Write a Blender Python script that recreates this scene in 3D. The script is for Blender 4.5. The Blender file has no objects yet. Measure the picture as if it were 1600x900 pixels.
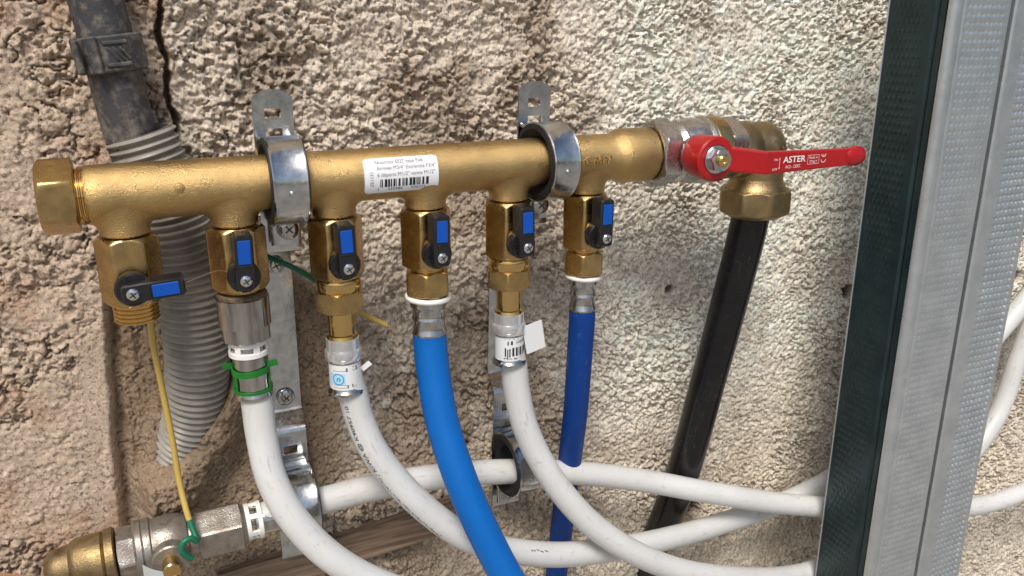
import bpy, math, random
import numpy as np
from mathutils import Vector

random.seed(7)
rad = math.radians
scene = bpy.context.scene
COL = scene.collection
MM = 0.001

# ------------------------------------------------------------------ camera
cam_d = bpy.data.cameras.new('camera')
cam = bpy.data.objects.new('camera', cam_d)
COL.objects.link(cam)
cam.location = (0.00840, -0.42351, 0.07452)
cam.rotation_euler = (rad(72.411), rad(0.041), rad(-24.361))
cam_d.sensor_width = 36.0
cam_d.lens = 36.0 * 1301.98 / 1600.0
cam_d.clip_start = 0.01
cam_d.clip_end = 200.0
scene.camera = cam

# ------------------------------------------------------------------ light
SUN_EL, SUN_AZ = 54.0, -30.0          # azimuth measured from the wall normal, negative = from the left
world = bpy.data.worlds.new('World')
scene.world = world
world.use_nodes = True
wn = world.node_tree.nodes
wl = world.node_tree.links
bg = wn['Background']
sky = wn.new('ShaderNodeTexSky')
sky.sky_type = 'NISHITA'
sky.sun_disc = False
sky.sun_elevation = rad(SUN_EL)
sky.sun_rotation = rad(180.0 - SUN_AZ)
sky.dust_density = 3.0
sky.air_density = 1.0
wl.new(sky.outputs['Color'], bg.inputs['Color'])
bg.inputs['Strength'].default_value = 0.10
sun_d = bpy.data.lights.new('sun', 'SUN')
sun = bpy.data.objects.new('sun', sun_d)
COL.objects.link(sun)
sun_d.energy = 2.75
sun_d.angle = rad(20)
sun_d.color = (1.0, 0.95, 0.88)
a = rad(SUN_AZ)
sdir = Vector((math.sin(a) * math.cos(rad(SUN_EL)), -math.cos(a) * math.cos(rad(SUN_EL)), math.sin(rad(SUN_EL))))
sun.rotation_euler = (-sdir).to_track_quat('-Z', 'Y').to_euler()
sun.location = sdir * 3
scene.view_settings.view_transform = 'Standard'
scene.view_settings.look = 'None'
scene.view_settings.gamma = 1.0
scene.view_settings.exposure = 0.14
scene.view_settings.use_curve_mapping = False


# ------------------------------------------------------------------ materials
def srgb(r, g, b):
    def c(u):
        u /= 255.0
        return u / 12.92 if u <= 0.04045 else ((u + 0.055) / 1.055) ** 2.4
    return (c(r), c(g), c(b), 1.0)


def mat(name, base, metal=0.0, rough=0.5, var=None, var_scale=60.0, var_amt=0.5, grain=0.0, grain_scale=1500.0,
        rough_var=0.0, dirt=None, dirt_scale=120.0, dirt_lo=0.55, dirt_hi=0.75, dirt_amt=0.8, spec=0.5, coat=0.0,
        stretch=None, sss=0.0, alpha=1.0, trans=0.0, pipe=None, scuff=None, scuff_amt=0.6, scuff_lo=0.6):
    m = bpy.data.materials.new(name)
    m.use_nodes = True
    nt = m.node_tree
    N, L = nt.nodes, nt.links
    p = N['Principled BSDF']
    p.inputs['Base Color'].default_value = base
    p.inputs['Metallic'].default_value = metal
    p.inputs['Roughness'].default_value = rough
    p.inputs['Specular IOR Level'].default_value = spec
    p.inputs['Coat Weight'].default_value = coat
    p.inputs['Transmission Weight'].default_value = trans
    if sss:
        p.inputs['Subsurface Weight'].default_value = sss
        p.inputs['Subsurface Radius'].default_value = (0.003, 0.003, 0.003)
    p.inputs['Alpha'].default_value = alpha
    tc = N.new('ShaderNodeTexCoord')
    vec = tc.outputs['Object']
    if stretch:
        mp = N.new('ShaderNodeMapping')
        mp.inputs['Scale'].default_value = stretch
        L.new(vec, mp.inputs['Vector'])
        vec = mp.outputs['Vector']

    def noise(scale, detail=4.0, r=0.55):
        n = N.new('ShaderNodeTexNoise')
        n.inputs['Scale'].default_value = scale
        n.inputs['Detail'].default_value = detail
        n.inputs['Roughness'].default_value = r
        L.new(vec, n.inputs['Vector'])
        return n

    def ramp(src, lo, hi, a=0.0, b=1.0):
        r = N.new('ShaderNodeMapRange')
        r.inputs['From Min'].default_value = lo
        r.inputs['From Max'].default_value = hi
        r.inputs['To Min'].default_value = a
        r.inputs['To Max'].default_value = b
        L.new(src, r.inputs['Value'])
        return r.outputs['Result']

    if pipe:                       # streaks that follow the pipe, in its own along/around coordinates
        pa = N.new('ShaderNodeAttribute')
        pa.attribute_name = 'along'
        pm = N.new('ShaderNodeMapping')
        pm.inputs['Scale'].default_value = (1, 1, pipe)
        L.new(pa.outputs['Vector'], pm.inputs['Vector'])
    colour = None
    if var is not None:
        n = noise(var_scale)
        mx = N.new('ShaderNodeMix')
        mx.data_type = 'RGBA'
        L.new(ramp(n.outputs['Fac'], 0.32, 0.68, 0.0, var_amt), mx.inputs[0])
        mx.inputs[6].default_value = base
        mx.inputs[7].default_value = var
        colour = mx.outputs[2]
    rsock = None
    if rough_var:
        n2 = noise(var_scale * 2.3, 5.0, 0.65)
        rsock = ramp(n2.outputs['Fac'], 0.3, 0.7, max(0.02, rough - rough_var), min(1.0, rough + rough_var))
    if dirt is not None:
        n3 = noise(dirt_scale, 8.0, 0.68)
        fac = ramp(n3.outputs['Fac'], dirt_lo, dirt_hi, 0.0, dirt_amt)
        mx = N.new('ShaderNodeMix')
        mx.data_type = 'RGBA'
        L.new(fac, mx.inputs[0])
        if colour is None:
            mx.inputs[6].default_value = base
        else:
            L.new(colour, mx.inputs[6])
        mx.inputs[7].default_value = dirt
        colour = mx.outputs[2]
        if metal:
            L.new(ramp(fac, 0, 1, metal, metal * 0.25), p.inputs['Metallic'])
    if pipe:
        nm = noise(60, 3.0)
        L.new(pa.outputs['Vector'], nm.inputs['Vector'])
        ns = noise(700, 4.0, 0.7)
        L.new(pm.outputs['Vector'], ns.inputs['Vector'])
        mul = N.new('ShaderNodeMath')
        mul.operation = 'MULTIPLY'
        L.new(ramp(ns.outputs['Fac'], scuff_lo, scuff_lo + 0.1, 0.0, scuff_amt), mul.inputs[0])
        L.new(ramp(nm.outputs['Fac'], 0.40, 0.58, 0.0, 1.0), mul.inputs[1])
        mx = N.new('ShaderNodeMix')
        mx.data_type = 'RGBA'
        L.new(mul.outputs[0], mx.inputs[0])
        if colour is None:
            mx.inputs[6].default_value = base
        else:
            L.new(colour, mx.inputs[6])
        mx.inputs[7].default_value = scuff
        colour = mx.outputs[2]
    if colour is not None:
        L.new(colour, p.inputs['Base Color'])
    if rsock is not None:
        L.new(rsock, p.inputs['Roughness'])
    if grain:
        n4 = noise(grain_scale, 3.0, 0.6)
        b = N.new('ShaderNodeBump')
        b.inputs['Strength'].default_value = 1.0
        b.inputs['Distance'].default_value = grain
        L.new(n4.outputs['Fac'], b.inputs['Height'])
        L.new(b.outputs['Normal'], p.inputs['Normal'])
    return m


M = {}
M['brass_cast'] = mat('brass_cast', (0.66, 0.455, 0.195, 1), 1.0, 0.32, var=(0.47, 0.32, 0.14, 1), var_scale=55, var_amt=0.95,
                      grain=0.00042, grain_scale=1700, rough_var=0.07, dirt=(0.16, 0.10, 0.05, 1), dirt_scale=190, dirt_lo=0.58, dirt_hi=0.80, dirt_amt=0.35)
M['brass'] = mat('brass_machined', (0.60, 0.42, 0.18, 1), 1.0, 0.25, var=(0.36, 0.25, 0.12, 1), var_scale=120, var_amt=0.8,
                 grain=0.00007, grain_scale=2200, rough_var=0.08, dirt=(0.18, 0.11, 0.05, 1), dirt_scale=200, dirt_lo=0.62, dirt_hi=0.82, dirt_amt=0.5)
M['brass_shiny'] = mat('brass_polished', (0.72, 0.50, 0.20, 1), 1.0, 0.13, rough_var=0.04, var=(0.62, 0.42, 0.16, 1), var_scale=200)
M['brass_old'] = mat('brass_dull', (0.42, 0.31, 0.155, 1), 1.0, 0.40, var=(0.28, 0.21, 0.11, 1), var_scale=110, var_amt=0.9,
                     grain=0.00025, grain_scale=1200, rough_var=0.08, dirt=(0.30, 0.25, 0.18, 1), dirt_scale=160, dirt_lo=0.55, dirt_hi=0.75, dirt_amt=0.6)
M['brass_dark'] = mat('brass_dirty', (0.36, 0.26, 0.12, 1), 1.0, 0.42, var=(0.20, 0.145, 0.075, 1), var_scale=120, var_amt=0.9, grain=0.0003, grain_scale=1300,
                      rough_var=0.1, dirt=(0.17, 0.125, 0.08, 1), dirt_scale=150, dirt_lo=0.45, dirt_hi=0.7, dirt_amt=0.75)
M['nickel'] = mat('nickel_plate', (0.62, 0.62, 0.60, 1), 1.0, 0.28, var=(0.44, 0.42, 0.39, 1), var_scale=130, var_amt=0.8,
                  grain=0.00012, grain_scale=1200, rough_var=0.08, dirt=(0.24, 0.19, 0.14, 1), dirt_scale=170, dirt_lo=0.55, dirt_hi=0.78, dirt_amt=0.6)
M['nickel_clean'] = mat('nickel_bright', (0.64, 0.63, 0.61, 1), 1.0, 0.17, var=(0.22, 0.20, 0.18, 1), var_scale=190, var_amt=0.9, rough_var=0.08, stretch=(1, 1, 0.12),
                        dirt=(0.22, 0.17, 0.12, 1), dirt_scale=220, dirt_lo=0.58, dirt_hi=0.8, dirt_amt=0.6)
M['nickel_dirty'] = mat('nickel_dirty', (0.46, 0.44, 0.41, 1), 1.0, 0.34, var=(0.24, 0.22, 0.19, 1), var_scale=120, var_amt=0.9, grain=0.0002, grain_scale=1200,
                        rough_var=0.1, dirt=(0.22, 0.18, 0.14, 1), dirt_scale=130, dirt_lo=0.38, dirt_hi=0.62, dirt_amt=0.9)
M['steel'] = mat('stainless_steel', (0.62, 0.61, 0.59, 1), 1.0, 0.18, var=(0.26, 0.25, 0.24, 1), var_scale=210, var_amt=0.85, rough_var=0.06, stretch=(1, 1, 0.15))
M['zinc'] = mat('galvanised_strip', (0.66, 0.68, 0.68, 1), 1.0, 0.19, var=(0.40, 0.42, 0.43, 1), var_scale=170, var_amt=0.9,
                rough_var=0.10, grain=0.00004, grain_scale=700, dirt=(0.30, 0.28, 0.25, 1), dirt_scale=260, dirt_lo=0.60, dirt_hi=0.78, dirt_amt=0.5)
M['stud'] = mat('galvanised_stud', (0.58, 0.62, 0.64, 1), 0.75, 0.31, var=(0.47, 0.51, 0.53, 1), var_scale=70, var_amt=0.9,
                rough_var=0.08, grain=0.00003, grain_scale=1500, dirt=(0.30, 0.31, 0.30, 1), dirt_scale=300, dirt_lo=0.58, dirt_hi=0.75, dirt_amt=0.5)
M['stud_web'] = mat('dark_stud_web', srgb(34, 55, 57), 0.2, 0.34, var=srgb(20, 38, 41), var_scale=60, var_amt=0.9,
                    rough_var=0.08, dirt=srgb(70, 82, 82), dirt_scale=220, dirt_lo=0.60, dirt_hi=0.80, dirt_amt=0.4)  # dark teal tone, on the left stud's web only
M['rubber'] = mat('black_rubber', (0.012, 0.012, 0.013, 1), 0, 0.55, dirt=(0.10, 0.09, 0.08, 1), dirt_scale=200, dirt_lo=0.62, dirt_hi=0.8, dirt_amt=0.5)
M['black_plastic'] = mat('black_plastic', (0.011, 0.011, 0.013, 1), 0, 0.30, rough_var=0.08, grain=0.00002, dirt=(0.14, 0.12, 0.10, 1), dirt_scale=260,
                         dirt_lo=0.60, dirt_hi=0.85, dirt_amt=0.5)
M['blue_insert'] = mat('blue_plastic', srgb(12, 78, 172), 0, 0.4, spec=0.3)
M['white_pipe'] = mat('white_pex', srgb(215, 216, 215), 0, 0.38, var=srgb(198, 198, 194), var_scale=25, var_amt=0.7, rough_var=0.08,
                      dirt=srgb(150, 141, 128), dirt_scale=160, dirt_lo=0.585, dirt_hi=0.76, dirt_amt=0.55,
                      pipe=0.10, scuff=srgb(140, 132, 122), scuff_amt=0.65, scuff_lo=0.585)
M['white_plastic'] = mat('white_plastic', srgb(236, 235, 230), 0, 0.35, dirt=srgb(170, 160, 145), dirt_scale=200, dirt_lo=0.6, dirt_hi=0.8, dirt_amt=0.4)
M['clear_plastic'] = mat('clear_plastic', (0.86, 0.87, 0.87, 1), 0, 0.16, trans=0.75)
M['green_plastic'] = mat('green_plastic', srgb(26, 118, 36), 0, 0.4, var=srgb(18, 92, 28), var_scale=150)
M['blue_hose'] = mat('bright_blue_hose', srgb(0, 98, 180), 0, 0.5, spec=0.3, var=srgb(0, 90, 168), var_scale=30, rough_var=0.08, pipe=0.05, scuff=srgb(50, 125, 195), scuff_amt=0.4, scuff_lo=0.6)
M['navy_hose'] = mat('dark_blue_hose', srgb(4, 60, 138), 0, 0.5, spec=0.3, var=srgb(4, 50, 118), var_scale=40, rough_var=0.06,
                     dirt=srgb(90, 110, 140), dirt_scale=150, dirt_lo=0.60, dirt_hi=0.82, dirt_amt=0.5,
                     pipe=0.15, scuff=srgb(96, 124, 160), scuff_amt=0.5, scuff_lo=0.6)
M['red'] = mat('red_enamel', srgb(172, 7, 16), 0, 0.32, var=srgb(152, 5, 13), var_scale=60, rough_var=0.05, coat=0.3)
M['ink_white'] = mat('white_ink', srgb(235, 225, 220), 0, 0.5)
M['ink_black'] = mat('black_ink', (0.02, 0.02, 0.022, 1), 0, 0.6)
M['ink_grey'] = mat('grey_ink', srgb(95, 85, 80), 0, 0.6)
M['ink_blue'] = mat('blue_ink', srgb(30, 140, 205), 0, 0.5)
M['ink_paleblue'] = mat('pale_blue_ink', srgb(170, 215, 235), 0, 0.5)
M['paper'] = mat('white_sticker', srgb(232, 234, 238), 0, 0.30)
M['wrap'] = mat('white_film', srgb(226, 228, 228), 0, 0.35)
M['black_pe'] = mat('black_pe_pipe', (0.005, 0.005, 0.006, 1), 0, 0.24, rough_var=0.07, spec=0.4, var=(0.014, 0.014, 0.014, 1), var_scale=40,
                    dirt=(0.10, 0.09, 0.08, 1), dirt_scale=260, dirt_lo=0.56, dirt_hi=0.84, dirt_amt=0.35,
                    pipe=0.12, scuff=(0.10, 0.095, 0.085, 1), scuff_amt=0.4, scuff_lo=0.6)
M['dusty_pipe'] = mat('dusty_dark_pipe', srgb(64, 64, 66), 0, 0.62, var=srgb(48, 48, 50), var_scale=60, var_amt=0.9,
                      dirt=srgb(158, 146, 132), dirt_scale=140, dirt_lo=0.47, dirt_hi=0.78, dirt_amt=0.8, grain=0.0002, grain_scale=900)
M['conduit'] = mat('grey_conduit', srgb(154, 150, 141), 0, 0.45, var=srgb(130, 125, 115), var_scale=60, var_amt=0.9,
                   dirt=srgb(112, 96, 78), dirt_scale=70, dirt_lo=0.50, dirt_hi=0.72, dirt_amt=0.75)
M['wire_yellow'] = mat('yellow_insulation', srgb(196, 166, 84), 0, 0.42, var=srgb(176, 150, 86), var_scale=120, dirt=srgb(120, 100, 70), dirt_scale=200, dirt_lo=0.6, dirt_hi=0.8)
M['wire_green'] = mat('green_insulation', srgb(10, 112, 84), 0, 0.42, var=srgb(30, 96, 60), var_scale=120)
M['copper'] = mat('bare_copper', (0.75, 0.55, 0.40, 1), 1.0, 0.3)
M['fibre'] = mat('hemp_fibre', srgb(190, 170, 130), 0, 0.6)
M['tan'] = mat('planed_tan_wood', srgb(176, 132, 100), 0, 0.6, var=srgb(160, 116, 84), var_scale=40, stretch=(1, 1, 0.2))
M['sealant'] = mat('hemp_and_paste', srgb(70, 60, 48), 0, 0.6, var=srgb(120, 98, 66), var_scale=500, var_amt=0.9, grain=0.0003, grain_scale=1200)
M['dark_steel'] = mat('dark_steel', (0.10, 0.10, 0.10, 1), 1.0, 0.4)
M['chrome'] = mat('chrome', (0.70, 0.72, 0.74, 1), 1.0, 0.12, rough_var=0.04)


def wall_material():
    m = bpy.data.materials.new('roughcast')
    m.use_nodes = True
    N, L = m.node_tree.nodes, m.node_tree.links
    p = N['Principled BSDF']
    p.inputs['Roughness'].default_value = 0.93
    p.inputs['Specular IOR Level'].default_value = 0.15
    at = N.new('ShaderNodeAttribute')
    at.attribute_name = 'tint'
    tc = N.new('ShaderNodeTexCoord')

    def noise(scale, detail):
        n = N.new('ShaderNodeTexNoise')
        n.inputs['Scale'].default_value = scale
        n.inputs['Detail'].default_value = detail
        n.inputs['Roughness'].default_value = 0.62
        L.new(tc.outputs['Object'], n.inputs['Vector'])
        return n
    n1 = noise(420, 6)
    r = N.new('ShaderNodeMapRange')
    r.inputs['From Min'].default_value = 0.3
    r.inputs['From Max'].default_value = 0.7
    r.inputs['To Min'].default_value = 0.74
    r.inputs['To Max'].default_value = 1.2
    L.new(n1.outputs['Fac'], r.inputs['Value'])
    # dark specks paint pit shade into the colour; pale ones are sand grains
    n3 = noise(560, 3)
    pit_shade = N.new('ShaderNodeMapRange')
    pit_shade.inputs['From Min'].default_value = 0.57
    pit_shade.inputs['From Max'].default_value = 0.62
    pit_shade.inputs['To Min'].default_value = 1.0
    pit_shade.inputs['To Max'].default_value = 0.46
    L.new(n3.outputs['Fac'], pit_shade.inputs['Value'])
    n4 = noise(430, 3)
    wr = N.new('ShaderNodeMapRange')
    wr.inputs['From Min'].default_value = 0.58
    wr.inputs['From Max'].default_value = 0.66
    wr.inputs['To Min'].default_value = 1.0
    wr.inputs['To Max'].default_value = 1.22
    L.new(n4.outputs['Fac'], wr.inputs['Value'])
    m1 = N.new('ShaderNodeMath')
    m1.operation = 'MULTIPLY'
    L.new(pit_shade.outputs['Result'], m1.inputs[0])
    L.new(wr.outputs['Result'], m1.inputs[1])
    m2 = N.new('ShaderNodeMath')
    m2.operation = 'MULTIPLY'
    L.new(m1.outputs[0], m2.inputs[0])
    vm = N.new('ShaderNodeVectorMath')
    vm.operation = 'SCALE'
    L.new(at.outputs['Color'], vm.inputs[0])
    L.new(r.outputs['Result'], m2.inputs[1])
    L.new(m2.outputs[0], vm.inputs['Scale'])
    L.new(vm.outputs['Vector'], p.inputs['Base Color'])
    n2 = noise(1400, 5)
    b = N.new('ShaderNodeBump')
    b.inputs['Strength'].default_value = 1.0
    b.inputs['Distance'].default_value = 0.0009
    L.new(n2.outputs['Fac'], b.inputs['Height'])
    L.new(b.outputs['Normal'], p.inputs['Normal'])
    return m


def wood_material():
    m = bpy.data.materials.new('weathered_wood')
    m.use_nodes = True
    N, L = m.node_tree.nodes, m.node_tree.links
    p = N['Principled BSDF']
    p.inputs['Roughness'].default_value = 0.85
    tc = N.new('ShaderNodeTexCoord')
    mp = N.new('ShaderNodeMapping')
    mp.inputs['Scale'].default_value = (25, 500, 500)
    L.new(tc.outputs['Object'], mp.inputs['Vector'])
    n = N.new('ShaderNodeTexNoise')
    n.inputs['Scale'].default_value = 1.0
    n.inputs['Detail'].default_value = 6
    L.new(mp.outputs['Vector'], n.inputs['Vector'])
    r = N.new('ShaderNodeValToRGB')
    r.color_ramp.elements[0].position = 0.32
    r.color_ramp.elements[0].color = srgb(100, 82, 66)
    r.color_ramp.elements[1].position = 0.68
    r.color_ramp.elements[1].color = srgb(156, 134, 114)
    L.new(n.outputs['Fac'], r.inputs['Fac'])
    L.new(r.outputs['Color'], p.inputs['Base Color'])
    b = N.new('ShaderNodeBump')
    b.inputs['Strength'].default_value = 1.0
    b.inputs['Distance'].default_value = 0.0012
    L.new(n.outputs['Fac'], b.inputs['Height'])
    L.new(b.outputs['Normal'], p.inputs['Normal'])
    return m


M['wall'] = wall_material()
M['wood'] = wood_material()


# ------------------------------------------------------------------ geometry helpers (all in millimetres)
class G:
    def __init__(self):
        self.v, self.f = [], []

    def add(self, verts, faces):
        o = len(self.v)
        self.v += [tuple(q) for q in verts]
        self.f += [tuple(i + o for i in q) for q in faces]
        return self


def build(name, g, material, parent=None, sharp=32, origin=None):
    """Link the mesh as one object. g is in world mm (or in the parent's own space when parent has no location)."""
    me = bpy.data.meshes.new(name)
    off = Vector((0, 0, 0))
    if parent is not None:
        q = parent
        while q is not None:
            off += q.location
            q = q.parent
    elif origin is not None:
        off = Vector(origin) * MM
    me.from_pydata([(x * MM - off.x, y * MM - off.y, z * MM - off.z) for x, y, z in g.v], [], g.f)
    if len(getattr(g, 'a', ())) == len(g.v):
        me.attributes.new('along', 'FLOAT_VECTOR', 'POINT').data.foreach_set('vector', np.array(g.a, np.float32).ravel())
    me.update()
    me.shade_smooth()
    me.set_sharp_from_angle(angle=rad(sharp))
    me.materials.append(M[material] if isinstance(material, str) else material)
    o = bpy.data.objects.new(name, me)
    COL.objects.link(o)
    if parent is not None:
        o.parent = parent
    else:
        o.location = off
    return o


def tag(o, label=None, cat=None, group=None, kind=None):
    if label: o['label'] = label
    if cat: o['category'] = cat
    if group: o['group'] = group
    if kind: o['kind'] = kind
    return o


def thing(name, label, cat, loc, group=None):
    o = bpy.data.objects.new(name, None)
    COL.objects.link(o)
    o.empty_display_size = 0.01
    o.location = Vector(loc) * MM
    return tag(o, label, cat, group)


FR = {'x': (Vector((0, -1, 0)), Vector((0, 0, 1)), Vector((1, 0, 0))),
      'z': (Vector((0, -1, 0)), Vector((1, 0, 0)), Vector((0, 0, 1))),
      'y': (Vector((1, 0, 0)), Vector((0, 0, 1)), Vector((0, 1, 0)))}


def frame_for(d):
    d = Vector(d).normalized()
    e1 = Vector((0, -1, 0)) - d * d.dot(Vector((0, -1, 0)))
    if e1.length < 0.2:
        e1 = Vector((0, 0, 1)) - d * d.z
    e1.normalize()
    return (e1, d.cross(e1), d)


def lathe(g, prof, axis='z', c=(0, 0, 0), n=48, caps=True):
    """prof: list of (t, r) along the axis; r is a number or a function of the angle."""
    e1, e2, d = FR[axis] if isinstance(axis, str) else axis
    c = Vector(c)
    vs, fs = [], []
    for t, r in prof:
        for k in range(n):
            th = 2 * math.pi * k / n
            rr = r(th) if callable(r) else r
            vs.append(c + d * t + (e1 * math.cos(th) + e2 * math.sin(th)) * rr)
    for i in range(len(prof) - 1):
        for k in range(n):
            k2 = (k + 1) % n
            fs.append((i * n + k, i * n + k2, (i + 1) * n + k2, (i + 1) * n + k))
    if caps:
        fs.append(tuple(range(n))[::-1])
        fs.append(tuple(range((len(prof) - 1) * n, len(prof) * n)))
    return g.add(vs, fs)


def poly(af, sides, rot=0.0):
    s = 2 * math.pi / sides
    cr = af / 2 / math.cos(s / 2) * 0.988

    def r(th):
        u = (th - rot + s / 2) % s - s / 2
        return min(af / 2 / math.cos(u), cr)
    return r


def nut_prof(t0, t1, af, sides=6, rot=0.0, ch0=1.5, ch1=1.5):
    p = poly(af, sides, rot)
    rc = af / 2 * 0.985
    cr = af / 2 / math.cos(math.pi / sides)
    out = []
    sgn = 1 if t1 > t0 else -1
    if ch0:
        for k in range(5):
            w = k / 4.0
            R = rc + (cr - rc) * w
            out.append((t0 + sgn * ch0 * w, (lambda th, R=R: min(p(th), R))))
    else:
        out.append((t0, p))
    if ch1:
        for k in range(5):
            w = 1 - k / 4.0
            R = rc + (cr - rc) * w
            out.append((t1 - sgn * ch1 * w, (lambda th, R=R: min(p(th), R))))
    else:
        out.append((t1, p))
    return out


def thread_prof(t0, t1, r, pitch=1.8, depth=0.9):
    out = []
    n = max(1, int(abs(t1 - t0) / pitch))
    st = (t1 - t0) / n
    out.append((t0, r - depth))
    for k in range(n):
        out += [(t0 + st * (k + 0.22), r - depth), (t0 + st * (k + 0.48), r), (t0 + st * (k + 0.62), r), (t0 + st * (k + 0.9), r - depth)]
    out.append((t1, r - depth))
    return out


def spline(pts, step=1.5):
    P = [Vector(q) for q in pts]
    P = [P[0] * 2 - P[1]] + P + [P[-1] * 2 - P[-2]]
    out = []
    for i in range(1, len(P) - 2):
        a, b, c, d = P[i - 1], P[i], P[i + 1], P[i + 2]
        t0 = 0.0
        t1 = t0 + max(1e-6, (b - a).length) ** 0.5
        t2 = t1 + max(1e-6, (c - b).length) ** 0.5
        t3 = t2 + max(1e-6, (d - c).length) ** 0.5
        n = max(2, int((c - b).length / step))
        for k in range(n):
            t = t1 + (t2 - t1) * k / n
            A1 = a * ((t1 - t) / (t1 - t0)) + b * ((t - t0) / (t1 - t0))
            A2 = b * ((t2 - t) / (t2 - t1)) + c * ((t - t1) / (t2 - t1))
            A3 = c * ((t3 - t) / (t3 - t2)) + d * ((t - t2) / (t3 - t2))
            B1 = A1 * ((t2 - t) / (t2 - t0)) + A2 * ((t - t0) / (t2 - t0))
            B2 = A2 * ((t3 - t) / (t3 - t1)) + A3 * ((t - t1) / (t3 - t1))
            out.append(B1 * ((t2 - t) / (t2 - t1)) + B2 * ((t - t1) / (t2 - t1)))
    out.append(P[-2])
    return out


def sweep_frames(path, up=(0, -1, 0)):
    fr = []
    e1 = None
    for i, q in enumerate(path):
        t = (path[min(i + 1, len(path) - 1)] - path[max(i - 1, 0)]).normalized()
        if e1 is None:
            e1 = Vector(up)
        e1 = (e1 - t * e1.dot(t)).normalized()
        fr.append((q, e1.copy(), t.cross(e1), t))
    return fr


def sweep(g, path, r, n=28, caps=True, squash=None):
    fr = sweep_frames(path)
    vs, fs, at = [], [], []
    s = 0.0
    for i, (q, a, b, t) in enumerate(fr):
        if i:
            s += (q - fr[i - 1][0]).length
        rr = r(s) if callable(r) else r
        for k in range(n):
            th = 2 * math.pi * k / n
            vs.append(q + (a * math.cos(th) + b * math.sin(th)) * rr)
            at.append((math.cos(th) * rr * MM, math.sin(th) * rr * MM, s * MM))
    for i in range(len(fr) - 1):
        for k in range(n):
            k2 = (k + 1) % n
            fs.append((i * n + k, i * n + k2, (i + 1) * n + k2, (i + 1) * n + k))
    if caps:
        fs.append(tuple(range(n))[::-1])
        fs.append(tuple(range((len(fr) - 1) * n, len(fr) * n)))
    if not g.v:
        g.a = at
    g.add(vs, fs)
    return fr


def box(g, c, size, bev=0.6, axes=None):
    """Chamfered box, c and size in mm; axes = three unit vectors."""
    ax = axes or (Vector((1, 0, 0)), Vector((0, 1, 0)), Vector((0, 0, 1)))
    c = Vector(c)
    h = [s / 2 for s in size]
    b = min(bev, min(h) * 0.9)
    vs = []
    idx = {}
    for sx in (-1, 1):
        for sy in (-1, 1):
            for sz in (-1, 1):
                for k in range(3):
                    q = [sx * (h[0] - b), sy * (h[1] - b), sz * (h[2] - b)]
                    q[k] = (sx, sy, sz)[k] * h[k]
                    idx[(sx, sy, sz, k)] = len(vs)
                    vs.append(c + ax[0] * q[0] + ax[1] * q[1] + ax[2] * q[2])
    fs = []

    def face(ids):
        ce = sum((vs[i] for i in ids), Vector()) / len(ids) - c
        nrm = (vs[ids[1]] - vs[ids[0]]).cross(vs[ids[2]] - vs[ids[1]])
        fs.append(tuple(ids) if nrm.dot(ce) > 0 else tuple(ids[::-1]))
    for k in range(3):
        for s in (-1, 1):
            o = [i for i in range(3) if i != k]
            ids = []
            for u, w in ((-1, -1), (1, -1), (1, 1), (-1, 1)):
                sg = [0, 0, 0]
                sg[k] = s
                sg[o[0]] = u
                sg[o[1]] = w
                ids.append(idx[(*sg, k)])
            face(ids)
    for k in range(3):
        o = [i for i in range(3) if i != k]
        for u in (-1, 1):
            for w in (-1, 1):
                ids = []
                for s, kk in ((-1, o[0]), (1, o[0]), (1, o[1]), (-1, o[1])):
                    sg = [0, 0, 0]
                    sg[k] = s
                    sg[o[0]] = u
                    sg[o[1]] = w
                    ids.append(idx[(*sg, kk)])
                face(ids)
    for sx in (-1, 1):
        for sy in (-1, 1):
            for sz in (-1, 1):
                face([idx[(sx, sy, sz, k)] for k in range(3)])
    return g.add(vs, fs)


def extrude_outline(g, pts, thick, mapf):
    """pts: 2-D outline (u, v); mapf(u, v, w) -> 3-D, w from 0 to thick (front face at w = thick)."""
    n = len(pts)
    vs = [mapf(u, v, 0.0) for u, v in pts] + [mapf(u, v, thick) for u, v in pts]
    fs = [tuple(range(n))[::-1], tuple(range(n, 2 * n))]
    for i in range(n):
        j = (i + 1) % n
        fs.append((i, j, n + j, n + i))
    return g.add(vs, fs)


def text2d(s, size, extrude=0.0, shear=0.0, bold=0.0):
    """Flat lettering as (verts, faces) in mm, lower-left at the origin, plus its width."""
    cu = bpy.data.curves.new('lettering', 'FONT')
    cu.body = s
    cu.size = size
    cu.shear = shear
    cu.offset = bold
    cu.extrude = extrude
    cu.resolution_u = 3
    o = bpy.data.objects.new('lettering', cu)
    COL.objects.link(o)
    bpy.context.view_layer.update()
    me = bpy.data.meshes.new_from_object(o.evaluated_get(bpy.context.evaluated_depsgraph_get()))
    vs = [tuple(v.co) for v in me.vertices]
    fs = [tuple(f.vertices) for f in me.polygons]
    bpy.data.objects.remove(o)
    bpy.data.curves.remove(cu)
    bpy.data.meshes.remove(me)
    w = max((v[0] for v in vs), default=0)
    return vs, fs, w


def put_text(g, s, size, mapf, width=None, **kw):
    vs, fs, w = text2d(s, size, **kw)
    k = (width / w) if (width and w) else 1.0
    g.add([mapf(x * k, y, z) for x, y, z in vs], fs)


def rect(g, u0, v0, u1, v1, mapf, w=0.0, nu=1, nv=1):
    vs, fs = [], []
    for j in range(nv + 1):
        for i in range(nu + 1):
            vs.append(mapf(u0 + (u1 - u0) * i / nu, v0 + (v1 - v0) * j / nv, w))
    for j in range(nv):
        for i in range(nu):
            q = j * (nu + 1) + i
            fs.append((q, q + 1, q + nu + 2, q + nu + 1))
    return g.add(vs, fs)


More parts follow.
